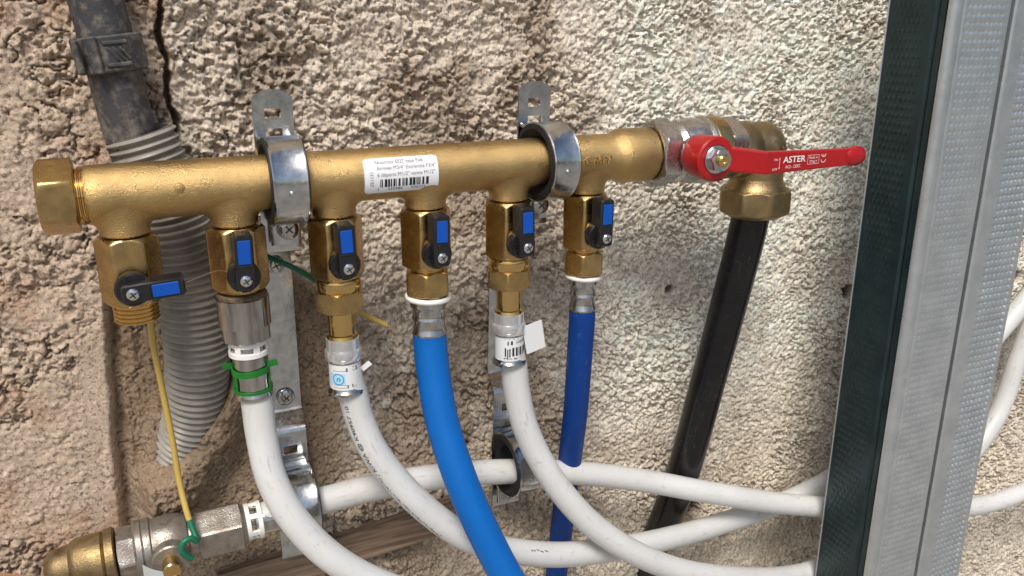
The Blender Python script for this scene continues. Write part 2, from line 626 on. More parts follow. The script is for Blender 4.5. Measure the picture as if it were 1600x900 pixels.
# ------------------------------------------------------------------ noise for the wall
def _hash(ix, iy, seed):
    h = (ix.astype(np.int64) * 374761393 + iy.astype(np.int64) * 668265263 + seed * 974634777) & 0xFFFFFFFF
    h = ((h ^ (h >> 13)) * 1274126177) & 0xFFFFFFFF
    h = ((h ^ (h >> 16)) * 2246822519) & 0xFFFFFFFF
    return ((h ^ (h >> 15)) & 0xFFFFFF) / float(0xFFFFFF)


def vnoise(x, y, seed=0):
    ix, iy = np.floor(x), np.floor(y)
    fx, fy = x - ix, y - iy
    u = fx * fx * fx * (fx * (fx * 6 - 15) + 10)
    v = fy * fy * fy * (fy * (fy * 6 - 15) + 10)
    a, b = _hash(ix, iy, seed), _hash(ix + 1, iy, seed)
    c, d = _hash(ix, iy + 1, seed), _hash(ix + 1, iy + 1, seed)
    return (a * (1 - u) + b * u) * (1 - v) + (c * (1 - u) + d * u) * v


def fbm(x, y, seed=0, oct=4, gain=0.5):
    s, amp, tot = 0.0, 1.0, 0.0
    ca, sa = math.cos(0.7), math.sin(0.7)
    for k in range(oct):
        s = s + amp * vnoise(x, y, seed + k * 17)
        tot += amp
        amp *= gain
        x, y = (x * ca - y * sa) * 2.03, (x * sa + y * ca) * 2.03
    return s / tot


def lumps(x, y, seed, fill=0.75):
    """Rounded pebbly lumps of random height: max over neighbouring cells."""
    ix, iy = np.floor(x), np.floor(y)
    best = np.zeros_like(x)
    for dx in (-1, 0, 1):
        for dy in (-1, 0, 1):
            cx, cy = ix + dx, iy + dy
            px = cx + _hash(cx, cy, seed)
            py = cy + _hash(cx, cy, seed + 1)
            R = 0.45 + 0.5 * _hash(cx, cy, seed + 2)
            H = (0.35 + 0.65 * _hash(cx, cy, seed + 3)) * (_hash(cx, cy, seed + 4) < fill)
            d2 = ((x - px) ** 2 + (y - py) ** 2) / (R * R)
            best = np.maximum(best, H * np.sqrt(np.clip(1 - d2, 0, 1)))
    return best


def seg_dist(x, z, pts):
    d = np.full(x.shape, 1e9)
    for (x0, z0), (x1, z1) in zip(pts[:-1], pts[1:]):
        vx, vz = x1 - x0, z1 - z0
        t = np.clip(((x - x0) * vx + (z - z0) * vz) / (vx * vx + vz * vz), 0, 1)
        d = np.minimum(d, np.hypot(x - x0 - t * vx, z - z0 - t * vz))
    return d


def sstep(a, b, x):
    t = np.clip((x - a) / (b - a), 0, 1)
    return t * t * (3 - 2 * t)


# ------------------------------------------------------------------ setting: wall and floor
WALL_Y = 62.0


def build_wall():
    # finer columns at the left, which is nearer the camera
    xs = np.concatenate([np.arange(-120, 270, 0.66), np.arange(270, 560, 0.76), np.arange(560, 930, 1.25)])
    zs = np.concatenate([np.arange(-560, -330, 1.1), np.arange(-330, 130, 0.72)])
    X, Z = np.meshgrid(xs, zs)
    wx = X + 6 * (fbm(X / 9, Z / 9, 3, 3) - 0.5)
    wz = Z + 6 * (fbm(X / 9, Z / 9, 9, 3) - 0.5)
    big = fbm(X / 60, Z / 60, 21, 3) - 0.5
    mid = fbm(X / 14, Z / 14, 31, 4) - 0.5
    fine = fbm(X / 3.0, Z / 3.0, 41, 4) - 0.5
    # zone masks
    wob = 14 * (fbm(X / 22, Z / 22, 51, 4) - 0.5)
    xl = np.interp(Z, [-600, -212, -158, -118, -73, -30, 11, 55, 130], [-40, -26, -23, -20, -16, -6, 28, 30, 32])
    m_left = 1 - sstep(-2.5, 2.5, X - xl + wob * 0.12)
    xs_r = np.interp(Z, [-600, -260, -200, -95, -50, -20], [40, 50, 108, 122, 70, 40])
    m_smooth = (1 - m_left) * (1 - sstep(-12, 12, X - xs_r + wob)) * (1 - sstep(-44, -20, Z + wob * 0.5))
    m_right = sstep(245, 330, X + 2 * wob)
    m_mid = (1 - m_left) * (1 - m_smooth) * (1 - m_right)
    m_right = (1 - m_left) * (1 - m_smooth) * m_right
    # relief of each zone (towards the camera positive)
    ca, sa = math.cos(0.6), math.sin(0.6)
    U, V = wx * ca - wz * sa, wx * sa + wz * ca
    macro = 0.45 + 0.85 * sstep(0.30, 0.66, fbm(X / 34, Z / 34, 95, 3))
    h_mid = macro * (2.5 * lumps(U / 5.4, V / 4.2, 101, 0.66) + 2.2 * lumps(U / 2.9, V / 2.4, 111, 0.66)) + 1.2 * lumps(X / 1.7, Z / 1.7, 121, 0.6) \
        + 2.4 * mid + 0.8 * fine - 2.9
    h_mid = h_mid - 2.8 * macro * sstep(0.57, 0.62, fbm(wx / 3.6, wz / 3.0, 125, 3))
    macro = 0.5 + 0.75 * sstep(0.32, 0.66, fbm(X / 45, Z / 45, 97, 3))
    h_right = macro * (0.9 * lumps(wx / 4.0, wz / 3.4, 131, 0.55) + 1.4 * lumps(wx / 2.1, wz / 1.9, 141, 0.74)) + 1.7 * mid + 0.9 * fine - 1.6
    h_right = h_right - 3.2 * macro * sstep(0.53, 0.58, fbm(wx / 2.3, wz / 2.1, 151, 3))
    crev = np.abs(fbm(X / 13, Z / 13, 161, 4) - 0.5)
    patch = sstep(0.40, 0.56, fbm(X / 24, Z / 24, 171, 3))
    h_left = 3.0 * big + 2.8 * mid + 1.3 * fine + 0.7 * lumps(X / 2.2, Z / 2.2, 185, 0.5) - 4.5 * (1 - sstep(0.0, 0.025, crev)) * patch \
        + patch * (2.4 * lumps(U / 4.6, V / 4.4, 181, 0.6) + 1.6 * lumps(U / 2.3, V / 2.3, 191, 0.65) - 1.3 - 2.6 * sstep(0.60, 0.70, fbm(wx / 4.2, wz / 3.6, 195, 3)))
    edge = sstep(-17, -12, X - xl) * (1 - sstep(-60, -50, Z))          # smooth arris of the block
    h_left = h_left * (1 - 0.7 * edge)
    stri = fbm(X / 3.2, Z / 45, 201, 3) - 0.5
    h_smooth = 1.6 * mid + 1.0 * fine + 3.6 * stri * (1 - sstep(-5, 45, X)) + 0.9 * lumps(X / 2.0, Z / 2.0, 215, 0.6) + 0.8 * lumps(X / 3, Z / 3, 211, 0.35) \
        - 1.5 * sstep(0.66, 0.74, fbm(X / 3.4, Z / 3.4, 221, 3))
    # recess beside the block arris where the conduit runs
    rr = np.interp(Z, [-600, -185, -150, -115, -80], [14, 16, 30, 48, 58])
    rec = (1 - m_left) * (1 - sstep(rr * 0.45, rr, X - xl)) * (1 - sstep(-40, -5, Z))
    slot = np.exp(-((X - xl - 4) / 2.6) ** 2) * (1 - sstep(-70, -50, Z))
    h = m_left * h_left + m_mid * h_mid + m_right * h_right + m_smooth * h_smooth + 3.0 * big * (1 - m_left)
    h = h - 7.5 * rec - 3.5 * slot
    # mortar heaped over the conduit's lower end
    zb = np.interp(X, [-24, -4, 8, 22, 38, 48, 62], [-174, -172, -166, -148, -128, -110, -84]) + 0.35 * wob
    mound = sstep(0, 9, zb - Z) * (1 - sstep(34, 84, X)) * (1 - sstep(15, 75, zb - Z)) * sstep(6, 20, X - xl)
    h = h + 24 * mound * (1 - 0.3 * (fbm(X / 10, Z / 10, 235, 3)))
    # mortar patch and its cracks under the bright blue hose
    pd = np.hypot((X - 160) / 44, (Z + 190) / 30) + 0.5 * (fbm(X / 12, Z / 12, 231, 3) - 0.5)
    m_patch = 1 - sstep(0.85, 1.0, pd)
    h = h * (1 - 0.55 * m_patch) + m_patch * (1.2 + 1.5 * mid)
    for pts, w, dep in (([(31, 130), (31, 86), (27.5, 70), (30.3, 55), (28, 38), (31, 24), (29.5, 11), (31, -8)], 1.7, 26.0),
                        ([(140, -165), (152, -176), (158, -174), (172, -183), (186, -192), (208, -206)], 0.8, 3.0),
                        ([(134, -186), (142, -198), (147, -202)], 0.7, 2.5),
                        ([(44, -236), (70, -231), (96, -239), (112, -233)], 0.8, 3.0),
                        ):
        jx = 1.6 * (fbm(X / 4, Z / 4, 241, 3) - 0.5)
        d = seg_dist(X + 2 * jx, Z + jx, pts)
        h = h - dep * (1 - sstep(w * 0.4, w * 1.3, d))
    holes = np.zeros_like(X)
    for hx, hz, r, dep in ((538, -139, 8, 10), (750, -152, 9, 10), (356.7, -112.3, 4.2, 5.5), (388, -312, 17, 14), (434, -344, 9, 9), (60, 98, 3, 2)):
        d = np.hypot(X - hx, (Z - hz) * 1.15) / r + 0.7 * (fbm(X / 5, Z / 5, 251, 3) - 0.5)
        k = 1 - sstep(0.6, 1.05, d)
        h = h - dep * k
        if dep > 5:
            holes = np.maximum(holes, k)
    Yw = WALL_Y - h
    # the wood and the bracket plates need seats that the lumps do not pierce
    # render colours: cream right, brighter light painted in; pinkish block left, brown mortar between
    def c(r, g, b):
        return np.array(srgb(r, g, b)[:3])
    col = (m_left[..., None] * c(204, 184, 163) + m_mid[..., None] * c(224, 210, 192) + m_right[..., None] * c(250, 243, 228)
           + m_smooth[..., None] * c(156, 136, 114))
    low = (sstep(-150, -260, Z) * (1 - m_left))[..., None]
    col = col * (1 - low) + low * (0.5 * col + 0.5 * c(208, 190, 164))
    pinkn = sstep(0.5, 0.68, fbm(X / 30, Z / 30, 261, 3))[..., None] * m_left[..., None]
    col = col * (1 - 0.5 * pinkn) + 0.5 * pinkn * c(186, 150, 124)
    st = sstep(0.5, 0.72, fbm(X / 40, Z / 40, 271, 4))[..., None] * (0.55 * m_mid + 0.25 * m_right + 0.4 * m_smooth)[..., None]
    col = col * (1 - st) + st * c(140, 118, 96)
    col = col * (1 - 0.6 * m_patch[..., None]) + 0.6 * m_patch[..., None] * c(168, 146, 122)
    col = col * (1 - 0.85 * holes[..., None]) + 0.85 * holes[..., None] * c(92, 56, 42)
    red = (1 - sstep(1.5, 3.5, np.hypot(X - 194, Z + 203)))[..., None]
    col = col * (1 - red) + red * c(150, 78, 50)
    vari = (0.86 + 0.28 * fbm(X / 7, Z / 7, 281, 4))[..., None]
    col = np.clip(col * vari, 0.01, 0.92)

    nz, nx = X.shape
    verts = np.stack([X, Yw, Z], -1).reshape(-1, 3)
    idx = np.arange(nz * nx).reshape(nz, nx)
    quads = np.stack([idx[:-1, :-1], idx[:-1, 1:], idx[1:, 1:], idx[1:, :-1]], -1).reshape(-1, 4)
    # plain continuation of the wall round the modelled field
    x0, x1, z0, z1 = xs[0], xs[-1], zs[0], zs[-1]
    B = [-2500, 2500, -1100, 1500]
    e = WALL_Y + 2
    ext = np.array([(B[0], e, B[2]), (B[1], e, B[2]), (B[1], e, B[3]), (B[0], e, B[3]),
                    (x0 + 1, e, z0 + 1), (x1 - 1, e, z0 + 1), (x1 - 1, e, z1 - 1), (x0 + 1, e, z1 - 1)])
    o = len(verts)
    eq = np.array([(0, 1, 5, 4), (1, 2, 6, 5), (2, 3, 7, 6), (3, 0, 4, 7)]) + o
    verts = np.concatenate([verts, ext]) * MM
    quads = np.concatenate([quads, eq]).astype(np.int32)
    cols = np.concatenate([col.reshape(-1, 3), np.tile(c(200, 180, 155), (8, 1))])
    me = bpy.data.meshes.new('wall')
    me.vertices.add(len(verts))
    me.vertices.foreach_set('co', verts.astype(np.float32).ravel())
    me.loops.add(quads.size)
    me.loops.foreach_set('vertex_index', quads.ravel())
    me.polygons.add(len(quads))
    me.polygons.foreach_set('loop_start', np.arange(0, quads.size, 4, dtype=np.int32))
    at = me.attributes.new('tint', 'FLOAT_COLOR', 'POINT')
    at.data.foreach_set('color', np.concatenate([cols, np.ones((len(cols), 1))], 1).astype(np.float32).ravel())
    me.update(calc_edges=True)
    me.shade_smooth()
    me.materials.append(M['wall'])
    ob = bpy.data.objects.new('wall', me)
    COL.objects.link(ob)
    tag(ob, 'rough cream and brown rendered masonry wall behind the pipework', kind='structure')


build_wall()

g = G()
g.add([(-20000, -20000, -1100), (20000, -20000, -1100), (20000, 20000, -1100), (-20000, 20000, -1100)], [(0, 1, 2, 3)])
M['floor'] = mat('concrete_floor', srgb(146, 141, 134), 0, 0.9, var=srgb(120, 116, 110), var_scale=3)
tag(build('floor', g, 'floor'), kind='structure')


# ------------------------------------------------------------------ wooden batten and board
def batten():
    t = Vector((178 - 20, 0, -250 + 262)).normalized()
    nrm = Vector((0, -1, 0))
    up = t.cross(nrm) * -1
    if up.z < 0:
        up = -up
    g = G()
    box(g, (108, WALL_Y - 2, -259), (170, 14, 23), 1.5, (t, Vector((0, 1, 0)), up))
    o = build('wooden_batten', g, 'wood', origin=(108, WALL_Y, -259))
    tag(o, 'weathered brown wooden batten set in the wall behind the white pipes', 'batten')


batten()
g = G()
box(g, (-101, 25, -240), (60, 18, 80), 2.0, (Vector((0.92, 0, -0.39)), Vector((0, 1, 0)), Vector((0.39, 0, 0.92))))
tag(build('wooden_board', g, 'tan', origin=(-101, 25, -280)), 'plain tan board edge in the bottom left corner', 'board')


# ------------------------------------------------------------------ grey pipe and conduit at the left
def grey_pipe():
    t = thing('dusty_pipe', 'dusty dark grey pipe coming down into the corrugated conduit', 'pipe', (1, 44, 85))
    path = spline([(-5.5, 44, 150), (-2.4, 44, 119), (1, 44, 85.6), (4.3, 44, 55.8), (7.9, 44, 22.9), (13, 44.5, -8)], 3)
    g = G()
    sweep(g, path, 12.6, 40)
    build('tube', g, 'dusty_pipe', t)
    d = (Vector((4.3, 44, 55.8)) - Vector((1, 44, 85.6))).normalized()
    fr = frame_for(d)
    c = Vector((3.6, 44, 61))
    g = G()
    lathe(g, [(-8.5, 13), (-8.5, 15.6), (-7.6, 16.4), (7.6, 16.4), (8.5, 15.6), (8.5, 13)], fr, c, 48, False)
    clip = build('pipe_clip', g, 'dusty_pipe', t)
    e1, e2, dd = fr
    side = e2 if e2.x > 0 else -e2
    # latch block and ribs standing proud on the front of the clip
    g = G()
    box(g, c + e1 * 15.6 - side * 6.5, (5, 6, 17.6), 0.8, (side, e1, dd))
    box(g, c + e1 * 14.6 - side * 13.5, (3, 6, 15.5), 0.8, (side, e1, dd))
    build('latch', g, 'dusty_pipe', clip)
    g = G()
    for w, ln, tilt in ((-5.0, 9, 0.0), (5.2, 9, 0.0)):
        box(g, c + e1 * 15.4 + side * 3.6 + dd * w, (11, 3.4, 1.8), 0.4, (side, e1, dd))
    for off, tilt in ((1.5, 0.55), (4.3, 0.55), (7.0, 0.55)):
        a2 = (dd * math.cos(tilt) + side * math.sin(tilt)).normalized()
        box(g, c + e1 * (15.6 - off * 0.08) + side * off, (1.1, 2.6, 7.5), 0.3, (a2.cross(e1), e1, a2))
    build('rib', g, 'dusty_pipe', clip)


grey_pipe()


def conduit():
    path = spline([(12.3, 44, 22), (16.8, 44, 4.4), (22.7, 45, -19.9), (26.5, 46, -48.7), (27.5, 48, -82.1), (26.0, 51.5, -113.5),
                   (22.0, 58.5, -143.0), (15.0, 68, -168), (10, 78, -190)], 0.62)
    rnd = [random.uniform(-0.25, 0.25) for _ in range(120)]

    def r(s):
        ph = s / 4.1
        k = (1 - abs(math.sin(math.pi * ph)) ** 2.2)
        return 15.6 + 2.3 * (1 - k) + rnd[int(ph) % 120] * 0.6
    g = G()
    fr = sweep(g, path, r, 44, caps=False)
    # inner wall so that the open top end shows a rim
    q, e1, e2, t = fr[0]
    n = 44
    vs = []
    for dep, rr in ((0, 16.0), (0, 14.6), (14, 14.6)):
        for k in range(n):
            th = 2 * math.pi * k / n
            vs.append(q + t * dep + (e1 * math.cos(th) + e2 * math.sin(th)) * rr)
    fs = []
    for i in range(2):
        for k in range(n):
            fs.append((i * n + k, (i + 1) * n + k, (i + 1) * n + (k + 1) % n, i * n + (k + 1) % n))
    g.add(vs, fs)
    o = build('corrugated_conduit', g, 'conduit', origin=(26, 46, -50), sharp=60)
    tag(o, 'dirty grey corrugated conduit passing behind the manifold into the wall', 'conduit')


conduit()


# ------------------------------------------------------------------ brackets with clamps
def strip_mesh(g, path, cx, width, holes, thick=1.6, round_top=True, tilt=0.0):
    """path: list of (y, z) from top to bottom; a strip of sheet metal with rectangular slots (s0, s1, half width)."""
    pts = []
    for (y0, z0), (y1, z1) in zip(path[:-1], path[1:]):
        ln = math.hypot(y1 - y0, z1 - z0)
        n = max(1, int(ln / 1.0))
        for k in range(n):
            pts.append((y0 + (y1 - y0) * k / n, z0 + (z1 - z0) * k / n))
    pts.append(path[-1])
    # soften the bends
    arr = np.array(pts)
    for _ in range(3):
        arr[1:-1] = 0.25 * arr[:-2] + 0.5 * arr[1:-1] + 0.25 * arr[2:]
    S = np.concatenate([[0], np.cumsum(np.hypot(*np.diff(arr, axis=0).T))])
    us = [-1.0, -0.9, -0.42, 0.42, 0.9, 1.0]
    nu = len(us)
    layers = []
    for side in (0, 1):
        vs = []
        for i, (y, z) in enumerate(arr):
            a = arr[max(i - 1, 0)]
            b = arr[min(i + 1, len(arr) - 1)]
            ty, tz = b - a
            ln = math.hypot(ty, tz)
            ny, nz = tz / ln, -ty / ln           # towards the room (-Y) for a strip running down
            w = width / 2
            drop = 0.0
            for u in us:
                zz = z
                if round_top and i < 6:
                    zz = z - 4.5 * (u * u) * (1 - i / 6.0)
                o = thick if side else 0.0
                vs.append((cx + u * w + tilt * (z - 43), y + ny * o, zz + nz * o))
        layers.append(vs)
    n = len(arr)
    off = n * nu
    fs = []
    hole = np.zeros((n - 1, nu - 1), bool)
    for s0, s1 in holes:
        for i in range(n - 1):
            if s0 <= S[i] and S[i + 1] <= s1:
                hole[i, 2] = True
    for i in range(n - 1):
        for k in range(nu - 1):
            if hole[i, k]:
                continue
            q = [i * nu + k, i * nu + k + 1, (i + 1) * nu + k + 1, (i + 1) * nu + k]
            fs.append(tuple(q))
            fs.append(tuple(off + t for t in q[::-1]))

    def wall(a, b):
        fs.append((a, b, off + b, off + a))
    for i in range(n - 1):
        wall((i + 1) * nu, i * nu)
        wall(i * nu + nu - 1, (i + 1) * nu + nu - 1)
    for k in range(nu - 1):
        wall(k, k + 1)
        wall((n - 1) * nu + k + 1, (n - 1) * nu + k)
    for i in range(n - 1):
        for k in range(nu - 1):
            if hole[i, k]:
                q = [i * nu + k, i * nu + k + 1, (i + 1) * nu + k + 1, (i + 1) * nu + k]
                nb = [(i - 1, k), (i, k + 1), (i + 1, k), (i, k - 1)]
                for e, (a, b) in enumerate(nb):
                    if not hole[a, b]:
                        wall(q[(e + 1) % 4], q[e])
    g.add(layers[0] + layers[1], fs)


def screw_geo(g, c, r=5.0, cross=True):
    """Pan head facing -Y with a cross recess."""
    n = 36
    c = Vector(c)
    lathe(g, [(0.0, r), (-1.0, r), (-2.0, r * 0.9), (-2.7, r * 0.66), (-2.9, r * 0.5)], 'y', c, n, True)


def cross_geo(g, c, r, ang=0.4):
    c = Vector(c)
    for k in range(2):
        a = ang + k * math.pi / 2
        ax = (Vector((math.cos(a), 0, math.sin(a))), Vector((0, 1, 0)), Vector((-math.sin(a), 0, math.cos(a))))
        box(g, c, (2 * r, 0.5, r * 0.34), 0.05, ax)


def add_screw(parent, c, r=5.0, ang=0.4, mat_='steel', name='screw'):
    g = G()
    screw_geo(g, c, r)
    s = build(name, g, mat_, parent)
    g = G()
    cross_geo(g, (c[0], c[1] - 2.75, c[2]), r * 0.45, ang)
    build('cross_recess', g, 'dark_steel', s)
    return s


def clamp(t, cx, cy, cz, R=20.6, w=17.0, yaw=0.0, inner=14.0, dx=0.0):
    """Half-round pipe clamp over a rubber liner; the strip plane lies 16 mm behind the pipe axis."""
    ca, sa = math.cos(yaw), math.sin(yaw)

    def tr(x, y, z):
        return (cx + x * ca - y * sa, cy + x * sa + y * ca, cz + z)
    # rubber liner: U-shaped ring
    prof = [(-w / 2 + 3.5, inner), (-w / 2 + 2.0, R - 4.0), (-w / 2 - 0.9, R - 1.8), (-w / 2 - 0.6, R + 0.9), (-w / 2 + 0.1, R + 0.9), (-w / 2 + 0.1, R - 1.5),
            (w / 2 - 0.1, R - 1.5), (w / 2 - 0.1, R + 0.9), (w / 2 + 0.6, R + 0.9), (w / 2 + 0.9, R - 1.8), (w / 2 - 2.0, R - 4.0), (w / 2 - 3.5, inner), (-w / 2 + 3.5, inner)]
    g0 = G()
    lathe(g0, prof, 'x', (0, 0, 0), 56, False)
    lim = 15.6
    g = G()
    g.v = [tr(x, min(y, lim), z) for x, y, z in g0.v]
    g.f = g0.f
    build('rubber_liner', g, 'rubber', t)
    # galvanised band with raised rims
    path = [(15.8, R - 2.0)]
    for k in range(0, 41):
        th = rad(58) + rad(244) * k / 40.0        # from upper back over the front to lower back
        path.append((math.cos(th) * R, math.sin(th) * R))
    path = [(y, z) for y, z in path if y < 10 or z > 0]
    path += [(9.5, -R + 1.2), (12.0, -R - 1.0), (12.4, -R - 3.5), (12.4, -R - 15)]
    us = [-1, -0.93, -0.8, 0.8, 0.93, 1]
    lift = [0.0, 0.5, 0.0, 0.0, 0.5, 0.0]
    n = len(path)
    vs = []
    for lay in (0, 1):
        for i, (y, z) in enumerate(path):
            a = path[max(i - 1, 0)]
            b = path[min(i + 1, n - 1)]
            ty, tz = b[0] - a[0], b[1] - a[1]
            ln = math.hypot(ty, tz)
            ny, nz = tz / ln, -ty / ln
            for u, l in zip(us, lift):
                o = (1.5 + l) if lay else 0.0
                ww = w / 2 * (1.0 if z > -R - 2 else 0.86)
                vs.append(tr(u * ww + dx, y + ny * o, z + nz * o))
    nu = len(us)
    off = n * nu
    fs = []
    for i in range(n - 1):
        for k in range(nu - 1):
            q = [i * nu + k, i * nu + k + 1, (i + 1) * nu + k + 1, (i + 1) * nu + k]
            fs.append(tuple(q))
            fs.append(tuple(off + t_ for t_ in q[::-1]))
        fs.append(((i + 1) * nu, i * nu, off + i * nu, off + (i + 1) * nu))
        fs.append((i * nu + nu - 1, (i + 1) * nu + nu - 1, off + (i + 1) * nu + nu - 1, off + i * nu + nu - 1))
    for k in range(nu - 1):
        fs.append((k, k + 1, off + k + 1, off + k))
        fs.append(((n - 1) * nu + k + 1, (n - 1) * nu + k, off + (n - 1) * nu + k, off + (n - 1) * nu + k + 1))
    g = G()
    g.add(vs, fs)
    band = build('clamp_band', g, 'zinc', t, sharp=40)
    # pressed pip on the front of the band
    g = G()
    th = rad(172)
    pc = Vector(tr(0, -(R + 1.3), -3.0))
    lathe(g, [(0, 1.5), (-0.7, 1.2), (-1.1, 0.5)], 'y', pc, 16, True)
    build('pressed_pip', g, 'zinc', band)
    add_screw(t, tr(1.8, 10.4, -R - 6.6), 5.6, 0.7)
    return band


def bracket(cx, label, yaw, tilt, low_dx, low_z, low_inner):
    t = thing('pipe_bracket', label, 'bracket', (cx, 55, -100), 'double clamp brackets on the wall')
    g = G()
    path = [(17.5, 44.0), (17.5, -40), (56.5, -47), (56.5, -150), (45.5, -160), (45.5, -246)]
    # arc length positions of the slots
    strip_mesh(g, path, cx, 20.0, [(9.5, 15), (20, 24.5), (248, 254), (262, 266)], tilt=tilt)
    build('strip', g, 'zinc', t, sharp=40)
    clamp(t, cx, 0.0, 0.0, yaw=yaw, inner=13.9)
    clamp(t, cx + low_dx, 28.0, low_z, yaw=yaw, R=20.0, inner=low_inner)
    for z in (-58, -141):
        add_screw(t, (cx + 1 + tilt * (z - 43), 54.2, z), 5.3, 0.3 + z)
    return t


bracket(75.0, 'galvanised double clamp bracket between the second and third valves', 0.0, 0.012, -2.0, -199.0, 11.0)
bracket(222.0, 'galvanised double clamp bracket between the fifth and sixth valves', 0.10, 0.025, -7.0, -205.0, 12.5)


# ------------------------------------------------------------------ manifold
S = 49.5
R_T = 13.5


def manifold():
    t = thing('brass_manifold', 'long sandblasted brass manifold tube with six outlets', 'manifold', (124, 0, 0))
    g = G()
    prof = [(-14, 10), (-14, 12.7), (-13, R_T - 0.1)]
    for k in range(1, 60):
        x = -13 + 275 * k / 60.0
        prof.append((x, R_T + 0.05 * math.sin(k * 1.7)))
    prof += [(262, R_T), (264, 13.9), (267.5, 15.6), (270, 16.0), (288, 16.0), (289.5, 15.6), (289.5, 11)]
    lathe(g, prof, 'x', (0, 0, 0), 64, True)
    # outlet necks with a fillet into the tube
    for i in range(6):
        n = 48
        rows = 9
        vs, fs = [], []
        for j in range(rows + 3):
            for k in range(n):
                th = 2 * math.pi * k / n
                cx, cy = math.cos(th), math.sin(th)
                rn = 11.3
                re = 15.5
                if abs(re * cy) > 13.2:
                    re = 13.2 / abs(cy)
                ze = -math.sqrt(max(0.0, (R_T - 0.05) ** 2 - (re * cy) ** 2))
                zc = -math.sqrt(max(0.0, (R_T - 0.05) ** 2 - (rn * cy) ** 2)) - 0.6
                if j < rows:
                    w = j / (rows - 1.0)
                    r = re * (1 - w) ** 2 + rn * 2 * w * (1 - w) + rn * w * w
                    z = ze * (1 - w) ** 2 + zc * 2 * w * (1 - w) + (-17.2) * w * w
                elif j == rows:
                    r, z = 11.3, -18.9
                elif j == rows + 1:
                    r, z = 10.6, -19.6
                else:
                    r, z = 9.0, -19.6
                vs.append((S * i + r * cx, r * cy, z))
        for j in range(rows + 2):
            for k in range(n):
                k2 = (k + 1) % n
                fs.append((j * n + k, (j + 1) * n + k, (j + 1) * n + k2, j * n + k2))
        g.add(vs, fs)
    tube = build('tube', g, 'brass_cast', t, sharp=38)
    g = G()
    lathe(g, [(-12.6, 2.6), (-13.6, 2.3), (-14.0, 1.2)], 'y', (25.5, 0, 2.2), 20)
    build('casting_boss', g, 'brass_cast', tube)
    # end cap: thread ring and hexagon
    g = G()
    lathe(g, thread_prof(-18.5, -13.5, 13.1, 1.6, 0.8), 'x', (0, 0, 0), 56)
    build('cap_thread', g, 'brass_shiny', t)
    g = G()
    lathe(g, nut_prof(-33, -17.6, 30.5, 6, 0.0, 1.8, 1.0), 'x', (0, 0, 0), 96)
    build('end_cap', g, 'brass', t)

    # sticker, wrapped on the tube
    RS = R_T + 0.16

    def wrap(u0, a0, tilt=0.0):
        def f(u, v, w):
            uu, vv = u, v + tilt * u
            an = a0 + vv / RS
            return (u0 + uu, -(RS + w) * math.cos(an), (RS + w) * math.sin(an))
        return f
    f = wrap(112.5, rad(4))
    pts = []
    hw, hh, cr = 39.5, 9.6, 2.0
    g = G()
    nu, nv = 20, 24
    vs, fs = [], []
    for j in range(nv + 1):
        v = -hh + 2 * hh * j / nv
        ins = 0.0
        dv = hh - abs(v)
        if dv < cr:
            ins = cr - math.sqrt(max(0, cr * cr - (cr - dv) ** 2))
        for i in range(nu + 1):
            u = ins + (hw - 2 * ins) * i / nu
            vs.append(f(u, v, 0.0))
    for j in range(nv):
        for i in range(nu):
            q = j * (nu + 1) + i
            fs.append((q, q + 1, q + nu + 2, q + nu + 1))
    g.add(vs, fs)
    st = build('sticker', g, 'paper', t)
    tag(st, 'white barcode sticker')
    g = G()

    def sh(u, v):
        return lambda x, y, z: f(u + x, v + y, 0.06)
    put_text(g, 'Nourrice \u00d827 type Fx6', 2.9, sh(6.0, 6.1), 25.5)
    build('sticker_heading', g, 'ink_black', st)
    g = G()
    put_text(g, 'Arriv\u00e9e M3/4" Extr\u00e9mit\u00e9 F3/4"', 2.7, sh(6.6, 3.0), 31.5)
    put_text(g, '6 d\u00e9parts M1/2" vanne M1/2"', 2.7, sh(6.6, -0.4), 31.0)
    vs_, fs_, w_ = text2d('ZE1131', 2.3)
    g.add([f(4.6 - y, -5.5 + x * 7.5 / w_, 0.06) for x, y, z in vs_], fs_)
    build('sticker_lettering', g, 'ink_grey', st)
    g = G()
    rng = random.Random(3)
    u = 8.0
    while u < 34.5:
        w = rng.choice([0.35, 0.35, 0.7, 0.7, 1.05, 1.4])
        rect(g, u, -6.0, u + w, -1.8, lambda a, b, c: f(a, b, 0.06), 0, 1, 5)
        u += w + rng.choice([0.35, 0.35, 0.7, 1.0])
    put_text(g, '3', 2.0, sh(6.6, -7.9))
    put_text(g, '332980', 2.0, sh(12.0, -7.9), 8.0)
    put_text(g, '036375', 2.0, sh(24.5, -7.9), 8.0)
    build('barcode', g, 'ink_black', st)
    # raised lettering in the casting
    g = G()
    vs_, fs_, w_ = text2d('GRIPP', 6.6, 0.7, 0.18, 0.08)
    k = 18.5 / w_
    g.add([(238.6 + x * k, -(R_T - 0.05 + 0.35 + z) * math.cos((y - 1.4) / R_T), (R_T + 0.3 + z) * math.sin((y - 1.4) / R_T)) for x, y, z in vs_], fs_)
    build('casting_mark', g, 'brass_cast', t, sharp=20)
    return t


man = manifold()


